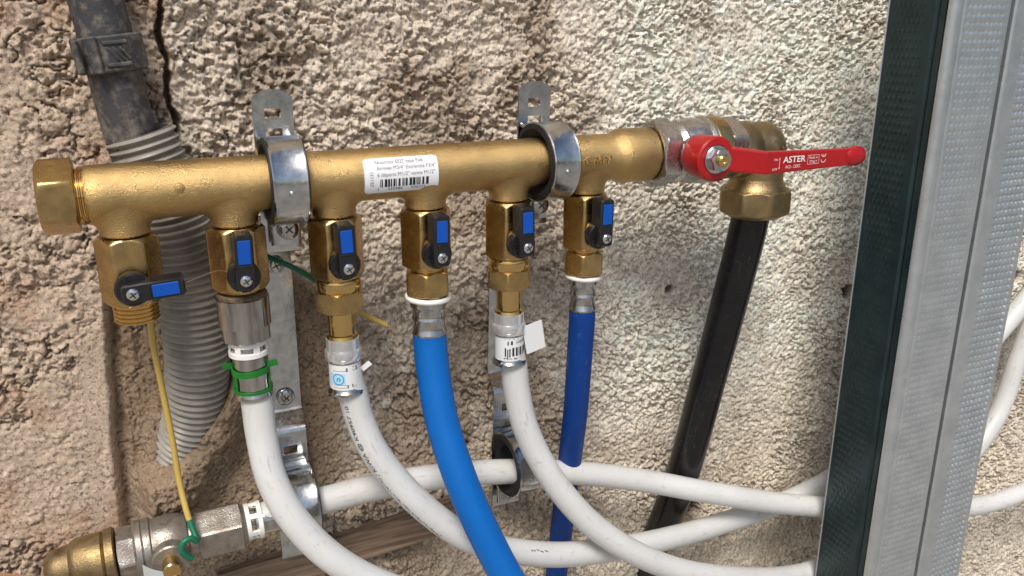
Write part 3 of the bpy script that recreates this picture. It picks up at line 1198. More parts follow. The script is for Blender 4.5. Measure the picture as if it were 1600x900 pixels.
def valve_meshes():
    """One shut-off valve in its own space: axis at x = y = 0, z measured from the tube axis (mm)."""
    out = []
    g = G()
    lathe(g, nut_prof(-20.2, -52.6, 25.0, 6, 0.0, 2.2, 1.8), 'z', (0, 0, 0), 96)
    # gland under the handle
    lathe(g, [(-10, 7.2), (-14.6, 7.2), (-15.0, 6.8)], 'y', (0, 0, -42.2), 32)
    body = g
    g = G()
    lathe(g, thread_prof(-52.2, -62.5, 10.4, 1.82, 1.0) + [(-62.6, 8.0)], 'z', (0, 0, 0), 64)
    thread = g
    # handle, pointing up (+v) from the pivot; built in (u, v) with w out of the wall
    def hm(u, v, w):
        return (u, -w, -42.2 + v)
    g = G()
    lathe(g, [(-14.6, 7.9), (-18.5, 7.9), (-19.6, 7.2)], 'y', (0, 0, -42.2), 40)
    outl = [(-4.3, -3.6), (-3.4, -4.8), (3.4, -4.8), (4.3, -3.6), (4.3, 21.3), (3.4, 22.4), (-3.4, 22.4), (-4.3, 21.3)]
    # bar body with chamfered front edge
    n = len(outl)
    vs, fs = [], []
    for w, sc in ((15.4, 1.0), (25.2, 1.0), (26.0, 0.86)):
        for (u, v) in outl:
            cu, cv = u * sc, (v - 8.8) * (1 - (1 - sc) * 0.28) + 8.8
            vs.append(hm(cu, cv, w))
    for r in range(2):
        for i in range(n):
            j = (i + 1) % n
            fs.append((r * n + i, r * n + j, (r + 1) * n + j, (r + 1) * n + i))
    fs.append(tuple(range(n))[::-1])
    fs.append(tuple(range(2 * n, 3 * n)))
    g.add(vs, fs)
    # raised frame round the insert
    for (u0, v0, u1, v1) in ((-3.5, 6.9, 3.5, 7.6),):
        box(g, ((u0 + u1) / 2, -26.1, -42.2 + (v0 + v1) / 2), (u1 - u0, 0.7, v1 - v0), 0.2)
    lever = g
    g = G()
    box(g, (0, -26.0, -42.2 + 14.0), (5.9, 0.9, 11.6), 0.25)
    insert = g
    g = G()
    lathe(g, [(-25.8, 2.9), (-26.6, 2.8), (-27.3, 2.2), (-27.6, 1.2)], 'y', (0, 0, -42.2), 28)
    screw = g
    g = G()
    cross_geo(g, (0, -27.55, -42.2), 1.7, 0.5)
    cross = g
    return body, thread, lever, insert, screw, cross


def make_valves():
    body, thread, lever, insert, screw, cross = valve_meshes()
    root = build('outlet_valve', body, 'brass')
    kids = [build('thread', thread, 'brass_shiny'), build('lever', lever, 'black_plastic'), build('blue_insert', insert, 'blue_insert'),
            build('screw', screw, 'chrome'), build('cross_recess', cross, 'rubber')]
    for k in kids:
        k.parent = root
    for i in range(6):
        if i == 0:
            r, ks = root, kids
        else:
            r = root.copy()
            COL.objects.link(r)
            ks = []
            for k in kids:
                c = k.copy()
                COL.objects.link(c)
                c.parent = r
                ks.append(c)
        r.parent = man
        r.location = Vector((S * i, 0, 0)) * MM - man.location
        if i == 0:
            # the closed valve: its handle lies across, turned about the pivot
            piv = Vector((0, 0, -42.2)) * MM
            for c in ks[1:]:
                c.rotation_euler = (0, rad(87), 0)
                R = c.rotation_euler.to_matrix()
                c.location = piv - R @ piv
        else:
            jig = (0, 1.5, -1.0, 1.0, -0.5, 0.8)[i]
            piv = Vector((0, 0, -42.2)) * MM
            for c in ks[1:]:
                c.rotation_euler = (0, rad(jig), 0)
                R = c.rotation_euler.to_matrix()
                c.location = piv - R @ piv


make_valves()


# ------------------------------------------------------------------ red-handled ball valve
def ball_valve():
    t = thing('ball_valve', 'nickel ball valve with a long red lever at the right end of the manifold', 'valve', (325, 0, 0))
    g = G()
    lathe(g, nut_prof(290.5, 303.5, 36.0, 6, 0.0, 1.8, 1.4), 'x', (0, 0, 0), 96)
    lathe(g, [(302, 16.8), (304.5, 16.8), (306, 17.6), (308, 18.6), (309.2, 18.0), (310.5, 18.2), (316, 19.6), (321, 19.9), (325, 19.4), (326.2, 18.9), (327.4, 20.2), (329, 20.3), (329.6, 19.5)],
          'x', (0, 0, 0), 64)
    # stem boss
    lathe(g, [(-12, 11.5), (-19, 11.2), (-20, 10)], 'y', (312.5, 0, 0.2), 40)
    build('body', g, 'nickel', t)
    g = G()
    lathe(g, [(329.2, 19.4), (330, 20.2), (334, 20.6), (338.6, 20.4), (340, 19.4), (340.4, 16)], 'x', (0, 0, 0), 64)
    build('brass_ring', g, 'brass', t)
    g = G()
    lathe(g, nut_prof(340, 352.5, 34.0, 6, 0.0, 1.2, 1.5), 'x', (0, 0, 0), 96)
    build('end_hexagon', g, 'nickel', t)
    # hemp and paste squeezed out of the two joints
    rs = random.Random(4)
    for xx, r0 in ((289.2, 14.4), (351.4, 15.6)):
        g = G()
        ph = [rs.uniform(0, 6.28) for _ in range(5)]
        jag = [rs.uniform(-0.35, 0.35) for _ in range(120)]
        for t0, rr in ((0.0, r0),):
            f1 = lambda th: r0 + 0.35 * math.sin(5 * th + ph[0]) + 0.3 * math.sin(11 * th + ph[1]) + jag[int(th / 6.2832 * 119)]
            lathe(g, [(xx, lambda th: f1(th) - 1.2), (xx + 0.6, f1), (xx + 1.4, lambda th: f1(th + 0.1)), (xx + 2.0, lambda th: f1(th) - 1.4)], 'x', (0, 0, 0), 120)
        build('thread_sealant', g, 'sealant', t)
    # lever: hub cup and cranked flat arm
    g = G()
    hc = (312.8, 0, 0.2)
    lathe(g, [(-20, 12.6), (-33.2, 13.2), (-35.2, 12.9), (-36.0, 11.8), (-36.0, 8.6), (-34.9, 8.0), (-34.9, 2)], 'y', hc, 56)
    st = [(316, -30.0, 0.2, 7.4), (323.5, -34.2, -0.4, 7.4), (342.5, -43.0, -2.8, 6.9),
          (370, -43.2, -2.9, 6.2), (395, -43.3, -3.0, 5.6), (406, -43.2, -3.0, 5.4)]
    n = len(st)
    ring = [(-1, 0.0), (-0.94, 0.85), (-0.8, 1.0), (0.8, 1.0), (0.94, 0.85), (1, 0.0), (0.94, -0.85), (0.8, -1.0), (-0.8, -1.0), (-0.94, -0.85)]
    vs, fs = [], []
    for i, (x, y, z, h) in enumerate(st):
        a, b = st[max(i - 1, 0)], st[min(i + 1, n - 1)]
        tx, ty = b[0] - a[0], b[1] - a[1]
        ln = math.hypot(tx, ty)
        nx, ny = ty / ln, -tx / ln
        th = 2.0
        for (zz, w) in ring:
            vs.append((x + nx * w * th, y + ny * w * th, z + zz * h))
    m = len(ring)
    for i in range(n - 1):
        for k in range(m):
            k2 = (k + 1) % m
            fs.append((i * m + k, i * m + k2, (i + 1) * m + k2, (i + 1) * m + k))
    fs.append(tuple(range(m)))
    fs.append(tuple(range((n - 1) * m, n * m))[::-1])
    g.add(vs, fs)
    # dipped rounded tip
    tip = []
    for k in range(13):
        w = k / 12.0
        tip.append((402 + 17.5 * w, 6.0 * math.sqrt(max(0.0, 1 - (2 * w - 1) ** 2)) ** 0.7 + 0.05))
    e1, e2, d = FR['x']
    n = 28
    vs, fs = [], []
    for x, r in tip:
        for k in range(n):
            th = 2 * math.pi * k / n
            vs.append((x, -43.4 - r * 0.62 * math.cos(th), -3.0 + r * math.sin(th)))
    for i in range(len(tip) - 1):
        for k in range(n):
            k2 = (k + 1) % n
            fs.append((i * n + k, i * n + k2, (i + 1) * n + k2, (i + 1) * n + k))
    g.add(vs, fs)
    lev = build('lever', g, 'red', t, sharp=16)
    tag(lev, 'red enamelled lever with white lettering')

    def f(u, v, w):
        x = 344.5 + u
        return (x, -45.32 - 0.4 * min(1.0, u / 26.0) - 0.08 * max(0, u - 26) / 30, -2.9 + v)
    g = G()

    def sh(u, v):
        return lambda x, y, z: f(u + x, v + y, z)
    put_text(g, 'ON', 1.9, sh(2.2, 1.2), 2.9)
    put_text(g, 'OFF', 1.9, sh(1.4, -4.4), 3.9)
    rect(g, 6.4, -3.0, 6.65, 2.4, f)
    g.add([f(6.1, 2.0, 0), f(6.95, 2.0, 0), f(6.52, 3.1, 0)], [(0, 1, 2)])
    g.add([f(6.1, -2.8, 0), f(6.52, -3.9, 0), f(6.95, -2.8, 0)], [(0, 1, 2)])
    put_text(g, 'ASTER', 5.2, sh(9.2, -0.3), 16.6, bold=0.10)
    put_text(g, 'ACS - CERT.', 2.7, sh(11.0, -3.7), 11.6)
    put_text(g, 'Made in', 2.1, sh(28.2, 0.9), 7.0)
    put_text(g, 'ITALY', 2.3, sh(28.9, -1.6), 6.0)
    for q in ((27.4, -2.3, 36.2, -2.1), (27.4, 2.9, 36.2, 3.1), (27.4, -2.3, 27.6, 3.1), (36.0, -2.3, 36.2, 3.1)):
        rect(g, *q, f)
    # CE mark: two open rings, set sideways
    for cv, bar in ((2.0, True), (-1.3, False)):
        vs, fs = [], []
        for k in range(15):
            an = math.pi + math.pi * k / 14
            for r in (1.9, 1.5):
                vs.append(f(39.6 + r * math.cos(an), cv + 1.2 + r * math.sin(an), 0))
        for k in range(14):
            fs.append((2 * k, 2 * k + 2, 2 * k + 3, 2 * k + 1))
        g.add(vs, fs)
        if bar:
            rect(g, 39.4, cv - 0.7, 39.8, cv + 1.1, f)
    build('lettering', g, 'ink_white', lev)
    # hexagon nut with its flange and the brass spindle
    g = G()
    lathe(g, [(-34.8, 8.3), (-36.4, 8.3), (-36.8, 7.9)], 'y', hc, 48)
    lathe(g, nut_prof(-36.6, -41.5, 12.2, 6, 0.4, 0.3, 1.0), 'y', hc, 96)
    build('lever_nut', g, 'zinc', t)
    g = G()
    lathe(g, [(-41, 3.6), (-43.0, 3.6), (-43.6, 3.0), (-43.6, 1.3), (-42.6, 0.6)], 'y', hc, 32)
    build('spindle', g, 'brass_shiny', t)


ball_valve()


# ------------------------------------------------------------------ elbow and black pipe
def elbow():
    t = thing('brass_elbow', 'dull brass compression elbow joining the ball valve to the black pipe', 'elbow', (373, 0, -20))
    g = G()
    lathe(g, [(351, 13), (351, 16.6), (352.2, 17.8), (362, 17.8), (363.4, 17.0), (368, 16.6)], 'x', (0, 0, -1.5), 64)
    # bend: a ball corner between the two sockets
    lathe(g, [(364, 16.9), (374, 16.9)], 'x', (0, 0, -1.5), 64)
    for (nu_, nv_) in ((28, 64),):
        lathe(g, [(16.9 * math.sin(-math.pi / 2 + math.pi * k / nu_), max(0.05, 16.9 * math.cos(-math.pi / 2 + math.pi * k / nu_))) for k in range(nu_ + 1)], 'z', (374, 0, -1.5), nv_)
    lathe(g, [(-1.5, 16.9), (-20, 16.7)], 'z', (374, 0, 0), 64)
    lathe(g, [(-20, 16.6), (-22.5, 17.2), (-25.0, 18.4), (-27.0, 19.6), (-28.5, 20.0), (-31, 20.0)], 'z', (374, 0, 0), 64)
    build('body', g, 'brass_old', t)
    g = G()
    lathe(g, [(-28.0, 19.0), (-27.2, 20.6)] + nut_prof(-27.2, -43.0, 43.5, 8, 0.16, 1.6, 2.2) + [(-44.0, 19.0), (-45.5, 17.0), (-45.5, 12.4)], 'z', (374, 0, 0), 128, False)
    build('union_nut', g, 'brass_old', t)
    # raised boxed mark on the bend
    g = G()

    def f(u, v, w):
        an = rad(28) + u / 16.7
        return (374 + (16.75 + w) * math.sin(an), -(16.75 + w) * math.cos(an), -6.5 + v)
    for q in ((-1.0, -1.0, 7.4, -0.4), (-1.0, 8.6, 7.4, 9.2), (-1.0, -1.0, -0.4, 9.2), (6.8, -1.0, 7.4, 9.2), (2.0, 1.5, 2.6, 7), (2.0, 6.4, 5.2, 7.0), (4.6, 2.0, 5.2, 7.0), (2.0, 1.5, 5.2, 2.1)):
        rect(g, *q, f, 0.45, 4, 1)
    vs_, fs_, w_ = text2d('MAC', 3.4, 0.2)
    g.add([f(-1.8 - y, 0.0 + x * 8.6 / w_, z + 0.25) for x, y, z in vs_], fs_)
    build('casting_mark', g, 'brass_old', t)


elbow()
g = G()
path = spline([(373.2, 0, -30), (372, 0.5, -49.1), (367.2, 8, -106.3), (361.5, 18, -171.3), (355.4, 31, -248.6), (353.4, 45, -294), (353.3, 66, -345), (353, 84, -385)], 3)
sweep(g, path, 12.3, 44)
tag(build('black_pipe', g, 'black_pe', origin=(362, 15, -170)), 'thick scuffed black plastic pipe running down from the brass elbow', 'pipe')


# ------------------------------------------------------------------ press-fitting pieces
def pipe_frame(path):
    return sweep_frames(path)


def white_pipe(label, pts, name='white_pipe', r=8.2):
    t = thing(name, label, 'pipe', pts[0], 'white plastic water pipes')
    path = spline(pts, 1.6)
    g = G()
    fr = sweep(g, path, r, 36)
    build('tube', g, 'white_pipe', t)
    return t, fr


# second valve: plated adaptor, white ring, steel sleeve with green clip
P2 = [(50.3, -0.4, -100), (51.2, -1, -115.2), (51.6, -3, -135.0), (54.1, -9, -159.5), (63.3, -17, -183.0), (80.4, -24, -206.7), (107.2, -28, -230.3), (145.4, -28, -253.6), (190, -26, -270)]
t2, fr2 = white_pipe('white pipe with a green clip below the second valve', P2)
X2 = S
g = G()
lathe(g, [(-54.0, 9), (-54.5, 11.4), (-55.5, 12.4), (-57.2, 12.4), (-57.6, 12.0)], 'z', (X2, 0, 0), 56)
build('adaptor_rim', g, 'sealant', t2)
g = G()


def ad_flat(th):
    return poly(23.2, 6, 0.5)(th)


lathe(g, [(-56.6, 12.0), (-57.3, 13.0), (-72.0, 13.0), (-72.01, lambda th: min(13.0, ad_flat(th))), (-79.5, lambda th: min(12.6, ad_flat(th))), (-80.5, 10.8), (-80.5, 7)], 'z', (X2, 0, 0), 96)
build('adaptor', g, 'nickel_clean', t2)
g = G()
lathe(g, [(-80.5, 9.0), (-81, 9.6), (-83.0, 9.6), (-83.2, 9.2)], 'z', (X2 + 0.3, 0, 0), 48)
lathe(g, [(-86.0, 9.2), (-86.3, 10.1), (-88.6, 10.1), (-89, 9.4), (-89, 8)], 'z', (X2 + 0.3, 0, 0), 48)
for k in range(6):
    an = rad(20 + 60 * k)
    e = Vector((math.sin(an), -math.cos(an), 0))
    box(g, Vector((X2 + 0.3, 0, -84.6)) + e * 9.1, (3.2, 1.2, 3.6), 0.2, (Vector((e.y, -e.x, 0)), e, Vector((0, 0, 1))))
build('white_ring', g, 'white_plastic', t2)
g = G()
lathe(g, [(-80, 8.4), (-89, 8.5), (-89.5, 9.0), (-92, 9.0), (-94, 8.7), (-98, 9.1), (-103, 8.8), (-108, 9.0), (-109.5, 9.2), (-110.5, 9.8), (-112, 9.8), (-112.4, 8.4)], 'z', (X2 + 0.7, -0.4, 0), 56)
build('press_sleeve', g, 'steel', t2)
g = G()


def arc_band(g, c, r, z0, z1, a0, a1, th=1.1, wav=0.0, n=24):
    vs, fs = [], []
    for k in range(n + 1):
        an = a0 + (a1 - a0) * k / n
        e = Vector((math.sin(an), -math.cos(an), 0))
        dz = wav * math.sin(2.2 * an)
        for rr, z in ((r, z0), (r + th, z0), (r + th, z1), (r, z1)):
            vs.append(Vector((c[0], c[1], 0)) + e * rr + Vector((0, 0, z + dz)))
    for k in range(n):
        for m in range(4):
            m2 = (m + 1) % 4
            fs.append((4 * k + m, 4 * k + 4 + m, 4 * k + 4 + m2, 4 * k + m2))
    fs += [(0, 1, 2, 3), (4 * n + 3, 4 * n + 2, 4 * n + 1, 4 * n)]
    g.add(vs, fs)


cc = (X2 + 0.7, -0.4)
arc_band(g, cc, 9.3, -98.6, -95.4, rad(-115), rad(60), 0.8, 0.45)
arc_band(g, cc, 9.3, -108.6, -107.0, rad(-120), rad(120), 0.8, 0.0)
for an, z in ((rad(-62), -103), (rad(58), -103), (rad(120), -103), (rad(-115), -103)):
    e = Vector((math.sin(an), -math.cos(an), 0))
    box(g, Vector((cc[0], cc[1], z)) + e * 9.6, (1.4, 0.9, 9.5), 0.2, (Vector((e.y, -e.x, 0)), e, Vector((0, 0, 1))))
# spread tabs at both sides
for sx, an in ((1, rad(62)), (-1, rad(-100))):
    e = Vector((math.sin(an), -math.cos(an), 0))
    d2 = (e * 0.8 + Vector((sx * 0.55, -0.25, 0.30))).normalized()
    n2 = d2.cross(Vector((0, 0, 1))).normalized()
    box(g, Vector((cc[0], cc[1], -94.2)) + e * 11.6 + Vector((0, 0, 0.6 if sx > 0 else -0.4)), (5.0, 0.9, 3.4), 0.2, (d2, n2, d2.cross(n2)))
build('green_clip', g, 'green_plastic', t2)


# third and fifth valves: brass union, clear collar, wrapped steel sleeve
def union_pipe(label, cx, pts, which):
    t, fr = white_pipe(label, pts)
    g = G()
    lathe(g, [(-53.6, 10.0), (-53.6, 11.6), (-54.2, 11.9), (-58.6, 11.9), (-59.4, 11.5), (-60.2, 11.5)], 'z', (cx, 0, 0), 64)
    build('union_ring', g, 'brass_shiny', t)
    g = G()
    lathe(g, nut_prof(-60.0, -71.2, 24.0, 6, 0.25 if which == 3 else 0.1, 0.8, 1.2) + [(-71.6, 10.5), (-71.6, 7)], 'z', (cx, 0, 0), 96)
    build('union_nut', g, 'brass', t)
    g = G()
    lathe(g, [(-70.8, 7.0), (-72, 7.3), (-84.6, 7.3), (-85.2, 8.2), (-86.8, 8.6), (-87.4, 8.2)], 'z', (cx, 0, 0), 56)
    build('brass_tail', g, 'brass_shiny', t)
    g = G()
    lathe(g, [(-87, 8.2), (-87.3, 8.9), (-93, 9.1), (-94, 9.8), (-95, 10.1), (-98.4, 10.1), (-99.6, 9.5), (-100, 8.7), (-100, 7.6), (-87, 7.6), (-87, 8.2)], 'z', (cx, 0, 0), 56, False)
    build('clear_collar', g, 'clear_plastic', t)
    g = G()
    lathe(g, [(-86.5, 6.6), (-92, 7.1), (-99.5, 7.3), (-100.3, 8.6), (-115.4, 8.6), (-116.4, 9.0), (-117.6, 10.1), (-119.0, 10.1), (-119.8, 8.4)], 'z', (cx + 0.3, 0, 0), 56)
    build('press_sleeve', g, 'steel', t)
    g = G()
    R = 8.78

    def f(u, v, w):
        an = u / R
        return (cx + 0.3 + (R + w) * math.sin(an), -(R + w) * math.cos(an), -115.4 + v)
    rect(g, -15, 0, 14, 14.6, f, 0.0, 36, 6)
    wrap = build('label_wrap', g, 'wrap', t)
    if which == 3:
        g = G()
        rect(g, -11.5, 3.4, -2.0, 9.8, f, 0.06, 14, 2)
        build('pale_print', g, 'ink_paleblue', wrap)
        g = G()
        vs, fs = [], []
        for k in range(33):
            an = 2 * math.pi * k / 32
            for r in (3.3, 2.75):
                vs.append(f(-6.0 + r * math.cos(an), 6.5 + r * math.sin(an), 0.12))
        for k in range(32):
            fs.append((2 * k, 2 * k + 2, 2 * k + 3, 2 * k + 1))
        g.add(vs, fs)
        put_text(g, 'n', 4.4, lambda x, y, z: f(-7.3 + x, 5.3 + y, 0.12), 2.6, bold=0.08, shear=0.2)
        build('logo', g, 'ink_blue', wrap)
        g = G()
        for u, v, u1, v1 in ((-1.5, 11.0, -0.6, 13.0), (4.2, 11.2, 5.0, 13.2), (-1.2, 1.3, -0.5, 3.2), (1.4, 1.6, 2.1, 3.4)):
            rect(g, u, v, u1, v1, f, 0.07, 2, 1)
        for u, v, u1 in ((-9, 1.4, -1.2), (-9, 3.0, -1.2), (2.0, 1.7, 8), (-9, 11.2, -1.5), (1.8, 11.4, 9), (1.8, 13.2, 9)):
            rect(g, u, v, u1, v + 0.22, f, 0.07, 10, 1)
        build('window_edge', g, 'ink_grey', wrap)
        g = G()
        box(g, (cx + 11.0, -4.5, -104.6), (6.2, 0.25, 3.0), 0.08, (Vector((0.72, -0.25, 0.62)).normalized(), Vector((0.33, 0.94, 0)), Vector((-0.6, 0.2, 0.75)).normalized()))
        build('loose_corner', g, 'wrap', wrap)
    else:
        g = G()
        rng = random.Random(11)
        u = -2.0
        while u < 9.5:
            w = rng.choice([0.4, 0.6, 0.9, 1.3])
            rect(g, u, 3.2, u + w, 8.6, f, 0.07, 3, 1)
            u += w + rng.choice([0.4, 0.6, 0.9])
        rng = random.Random(5)
        for u0, v0, u1, v1 in ((-6.5, 3.0, -5.6, 8.4), (-5.0, 2.2, -4.3, 7.6), (-3.8, 2.6, -3.0, 8.0), (-4.8, 10.2, -4.0, 12.6), (-2.8, 10.4, -1.6, 12.8), (-6.4, 13.6, 4.5, 13.9)):
            rect(g, u0, v0, u1, v1, f, 0.07, 4, 1)
        for k in range(14):
            u0 = -7 + k * 1.05
            rect(g, u0, 1.2 + rng.uniform(-0.3, 0.5), u0 + rng.uniform(0.3, 0.8), 1.9 + rng.uniform(-0.2, 0.5), f, 0.07, 2, 1)
        put_text(g, '308580', 2.4, lambda x, y, z: f(0.2 + x, 10.9 + y * 1.0 + 0.06 * x, 0.08), 8.0)
        build('label_print', g, 'ink_black', wrap)
        g = G()
        ax = (Vector((0.97, 0.12, 0.16)).normalized(), Vector((-0.12, 0.99, 0)), Vector((-0.16, 0.0, 0.98)).normalized())
        box(g, (cx + 14.2, -5.2, -103.6), (13.6, 0.28, 18.2), 0.1, ax)
        build('label_flap', g, 'wrap', wrap)
    return t, fr


P3 = [(99.6, 0, -104), (101.2, 0, -115), (102.9, 0, -123), (105.4, -0.4, -137), (112.3, -3.0, -158.3), (134.2, -8.0, -193.3), (168.6, -12.0, -228.1), (218.2, -10.0, -253.6), (289.8, 3.0, -277.0),
      (402.9, 23.0, -296.6), (504.4, 33.0, -294.6), (611.3, 35.0, -254.9), (714.6, 35.0, -172.6), (789.8, 35.0, -99.2)]
t3, fr3 = union_pipe('white pipe with printed lettering below the third valve', 2 * S, P3, 3)
P5 = [(198.2, 0, -104), (199.6, 0, -114), (201.2, 0, -123), (203.2, 0, -139), (208.3, -1, -163.3), (222.7, -6, -197.7), (248.6, -14, -235), (285.8, -20, -267.9), (342.8, -18, -302.1), (470, 2, -350.9),
      (600.5, 22, -348.6), (707.3, 32, -280.3), (727.9, 34, -221.5), (749.6, 34, -142.7), (770, 34, -60)]
t5, fr5 = union_pipe('white pipe with a barcode label below the fifth valve', 4 * S, P5, 5)


def along(fr, r):
    """Map (arc length, offset round the pipe) to a point on the pipe's surface."""
    acc = [0.0]
    for i in range(1, len(fr)):
        acc.append(acc[-1] + (fr[i][0] - fr[i - 1][0]).length)
    acc = np.array(acc)

    def f(s, ang, w=0.06):
        i = int(np.clip(np.searchsorted(acc, s) - 1, 0, len(fr) - 2))
        k = (s - acc[i]) / (acc[i + 1] - acc[i])
        q = fr[i][0].lerp(fr[i + 1][0], k)
        a = fr[i][1].lerp(fr[i + 1][1], k).normalized()
        b = fr[i][2].lerp(fr[i + 1][2], k).normalized()
        return q + (a * math.cos(ang) + b * math.sin(ang)) * (r + w)
    return f


g = G()
fp = along(fr3, 8.2)
# left-hand side of the pipe: find the sign of the frame's second axis
sgn = 1.0 if fr3[8][2].x < 0 else -1.0
vs_, fs_, w_ = text2d('/ KIWA @ K90957 10', 3.2, bold=0.06)
k = 46.0 / w_
g.add([fp(67.5 - x * k, sgn * (0.82 + (y - 1.0) / 8.2)) for x, y, z in vs_], fs_)
rng = random.Random(8)
s_ = 69.0
while s_ < 122:
    ln = rng.uniform(0.5, 1.6)
    for j in range(rng.choice([1, 2, 2])):
        a0 = sgn * (0.84 + rng.uniform(-0.10, 0.12))
        g.add([fp(s_, a0), fp(s_ + ln, a0), fp(s_ + ln, a0 + 0.05), fp(s_, a0 + 0.05)], [(0, 1, 2, 3)])
    s_ += ln + rng.uniform(0.3, 1.0)
build('printed_text', g, 'ink_black', t3)
g = G()
# short print visible again beyond the blue hose
s_ = 186.0
while s_ < 200:
    ln = rng.uniform(0.8, 2.0)
    ln *= 1.3
    a0 = rng.uniform(-0.06, 0.06) + (0.75 if fr3[120][2].z > 0 else -0.75)
    g.add([fp(s_, a0), fp(s_ + ln, a0 + 0.08), fp(s_ + ln, a0 + 0.16), fp(s_, a0 + 0.08)], [(0, 1, 2, 3)])
    s_ += ln + rng.uniform(0.3, 1.2)
build('printed_text', g, 'ink_black', t3)


# ------------------------------------------------------------------ blue hoses on the fourth and sixth valves
def hose(name, label, cx, pts, r, rf, material, rot):
    t = thing(name, label, 'hose', (cx, 0, -60))
    g = G()
    lathe(g, nut_prof(-55.0, -69.0, 22.6, 6, rot, 1.6, 1.2) + [(-69.4, 9.5), (-69.4, 6)], 'z', (cx, 0, 0), 96)
    build('swivel_nut', g, 'brass', t)
    g = G()
    # split white ring
    path = [Vector((cx + (rf + 1.6) * math.sin(an), -(rf + 1.6) * math.cos(an), -71.2 - 0.9 * math.sin(an * 0.5)))
            for an in [rad(-150) + rad(300) * k / 40 for k in range(41)]]
    sweep(g, path, 1.5, 12)
    build('white_ring', g, 'white_plastic', t)
    g = G()
    lathe(g, [(-69, 7), (-69.3, rf - 0.4), (-73, rf), (-75.8, rf + 0.3), (-77.0, rf - 0.6), (-79, rf - 1.0), (-81.5, rf - 0.9), (-83, rf - 0.3), (-84.5, rf - 1.0), (-87, rf - 1.2), (-89.5, rf - 0.7), (-91.5, rf + 0.1), (-92.6, rf - 0.2), (-92.8, r - 1)],
          'z', (cx, 0, 0), 56)
    build('ferrule', g, 'steel', t)
    g = G()
    sweep(g, spline(pts, 1.8), r, 40)
    build('tube', g, material, t)
    return t


hose('blue_hose', 'bright blue hose curving down from the fourth valve', 3 * S,
     [(148.5, 0, -91.5), (148.6, -0.4, -97), (148.6, -4, -114.5), (150.2, -13, -143.0), (156.7, -26, -177.5), (168.4, -38, -214), (179.1, -46, -240.4), (192, -52, -266), (210, -56, -295)],
     9.6, 10.0, 'blue_hose', 0.15)
hose('dark_blue_hose', 'dark blue hose hanging from the sixth valve', 5 * S,
     [(247.5, 0, -91.5), (247.7, 0.3, -98), (248.8, 4, -122.5), (251.8, 13, -167), (256.5, 29, -219.2), (258.5, 41, -273), (257, 48, -331.7), (254, 52, -380)],
     8.1, 8.5, 'navy_hose', 0.0)


# ------------------------------------------------------------------ lower pipe and lower-left valve
PL = [(50, 24, -200.6), (57.7, 24, -199.9), (84.1, 24, -199), (124, 25, -198.6), (166.5, 26, -202.5), (202.4, 26, -208.3), (259.4, 24, -221.9), (309.1, 19, -236.9), (361.3, 12, -255.5), (419.4, 7, -276.3),
      (474.8, 5, -294.2), (561.8, 6, -321.2), (673.2, 8, -346.4), (734.7, 8, -347.2), (825.6, 8, -335.7)]
tl, frl = white_pipe('long white pipe running through the two lower clamps', PL)
d0 = Vector((1, 0, 0.02)).normalized()
FL = frame_for(d0)
CL = Vector((30, 24, -202.2))
g = G()
lathe(g, [(16, 8.5), (18, 9.1), (24, 8.8), (29, 9.0), (31, 9.8), (32.5, 9.8), (33, 8.4)], FL, CL, 48)
build('press_sleeve', g, 'steel', tl)
g = G()
lathe(g, [(10.4, 9.0), (10.6, 10.6), (13.0, 10.6), (13.2, 9.2)], FL, CL, 48)
lathe(g, [(17.0, 9.0), (17.2, 10.9), (19.6, 10.9), (19.8, 9.2)], FL, CL, 48)
for k in range(6):
    an = rad(15 + 60 * k)
    e = FL[0] * math.cos(an) + FL[1] * math.sin(an)
    box(g, CL + FL[2] * 15.2 + e * 9.6, (5, 1.6, 3.0), 0.2, (FL[2], e, FL[2].cross(e)))
build('white_ring', g, 'white_plastic', tl)


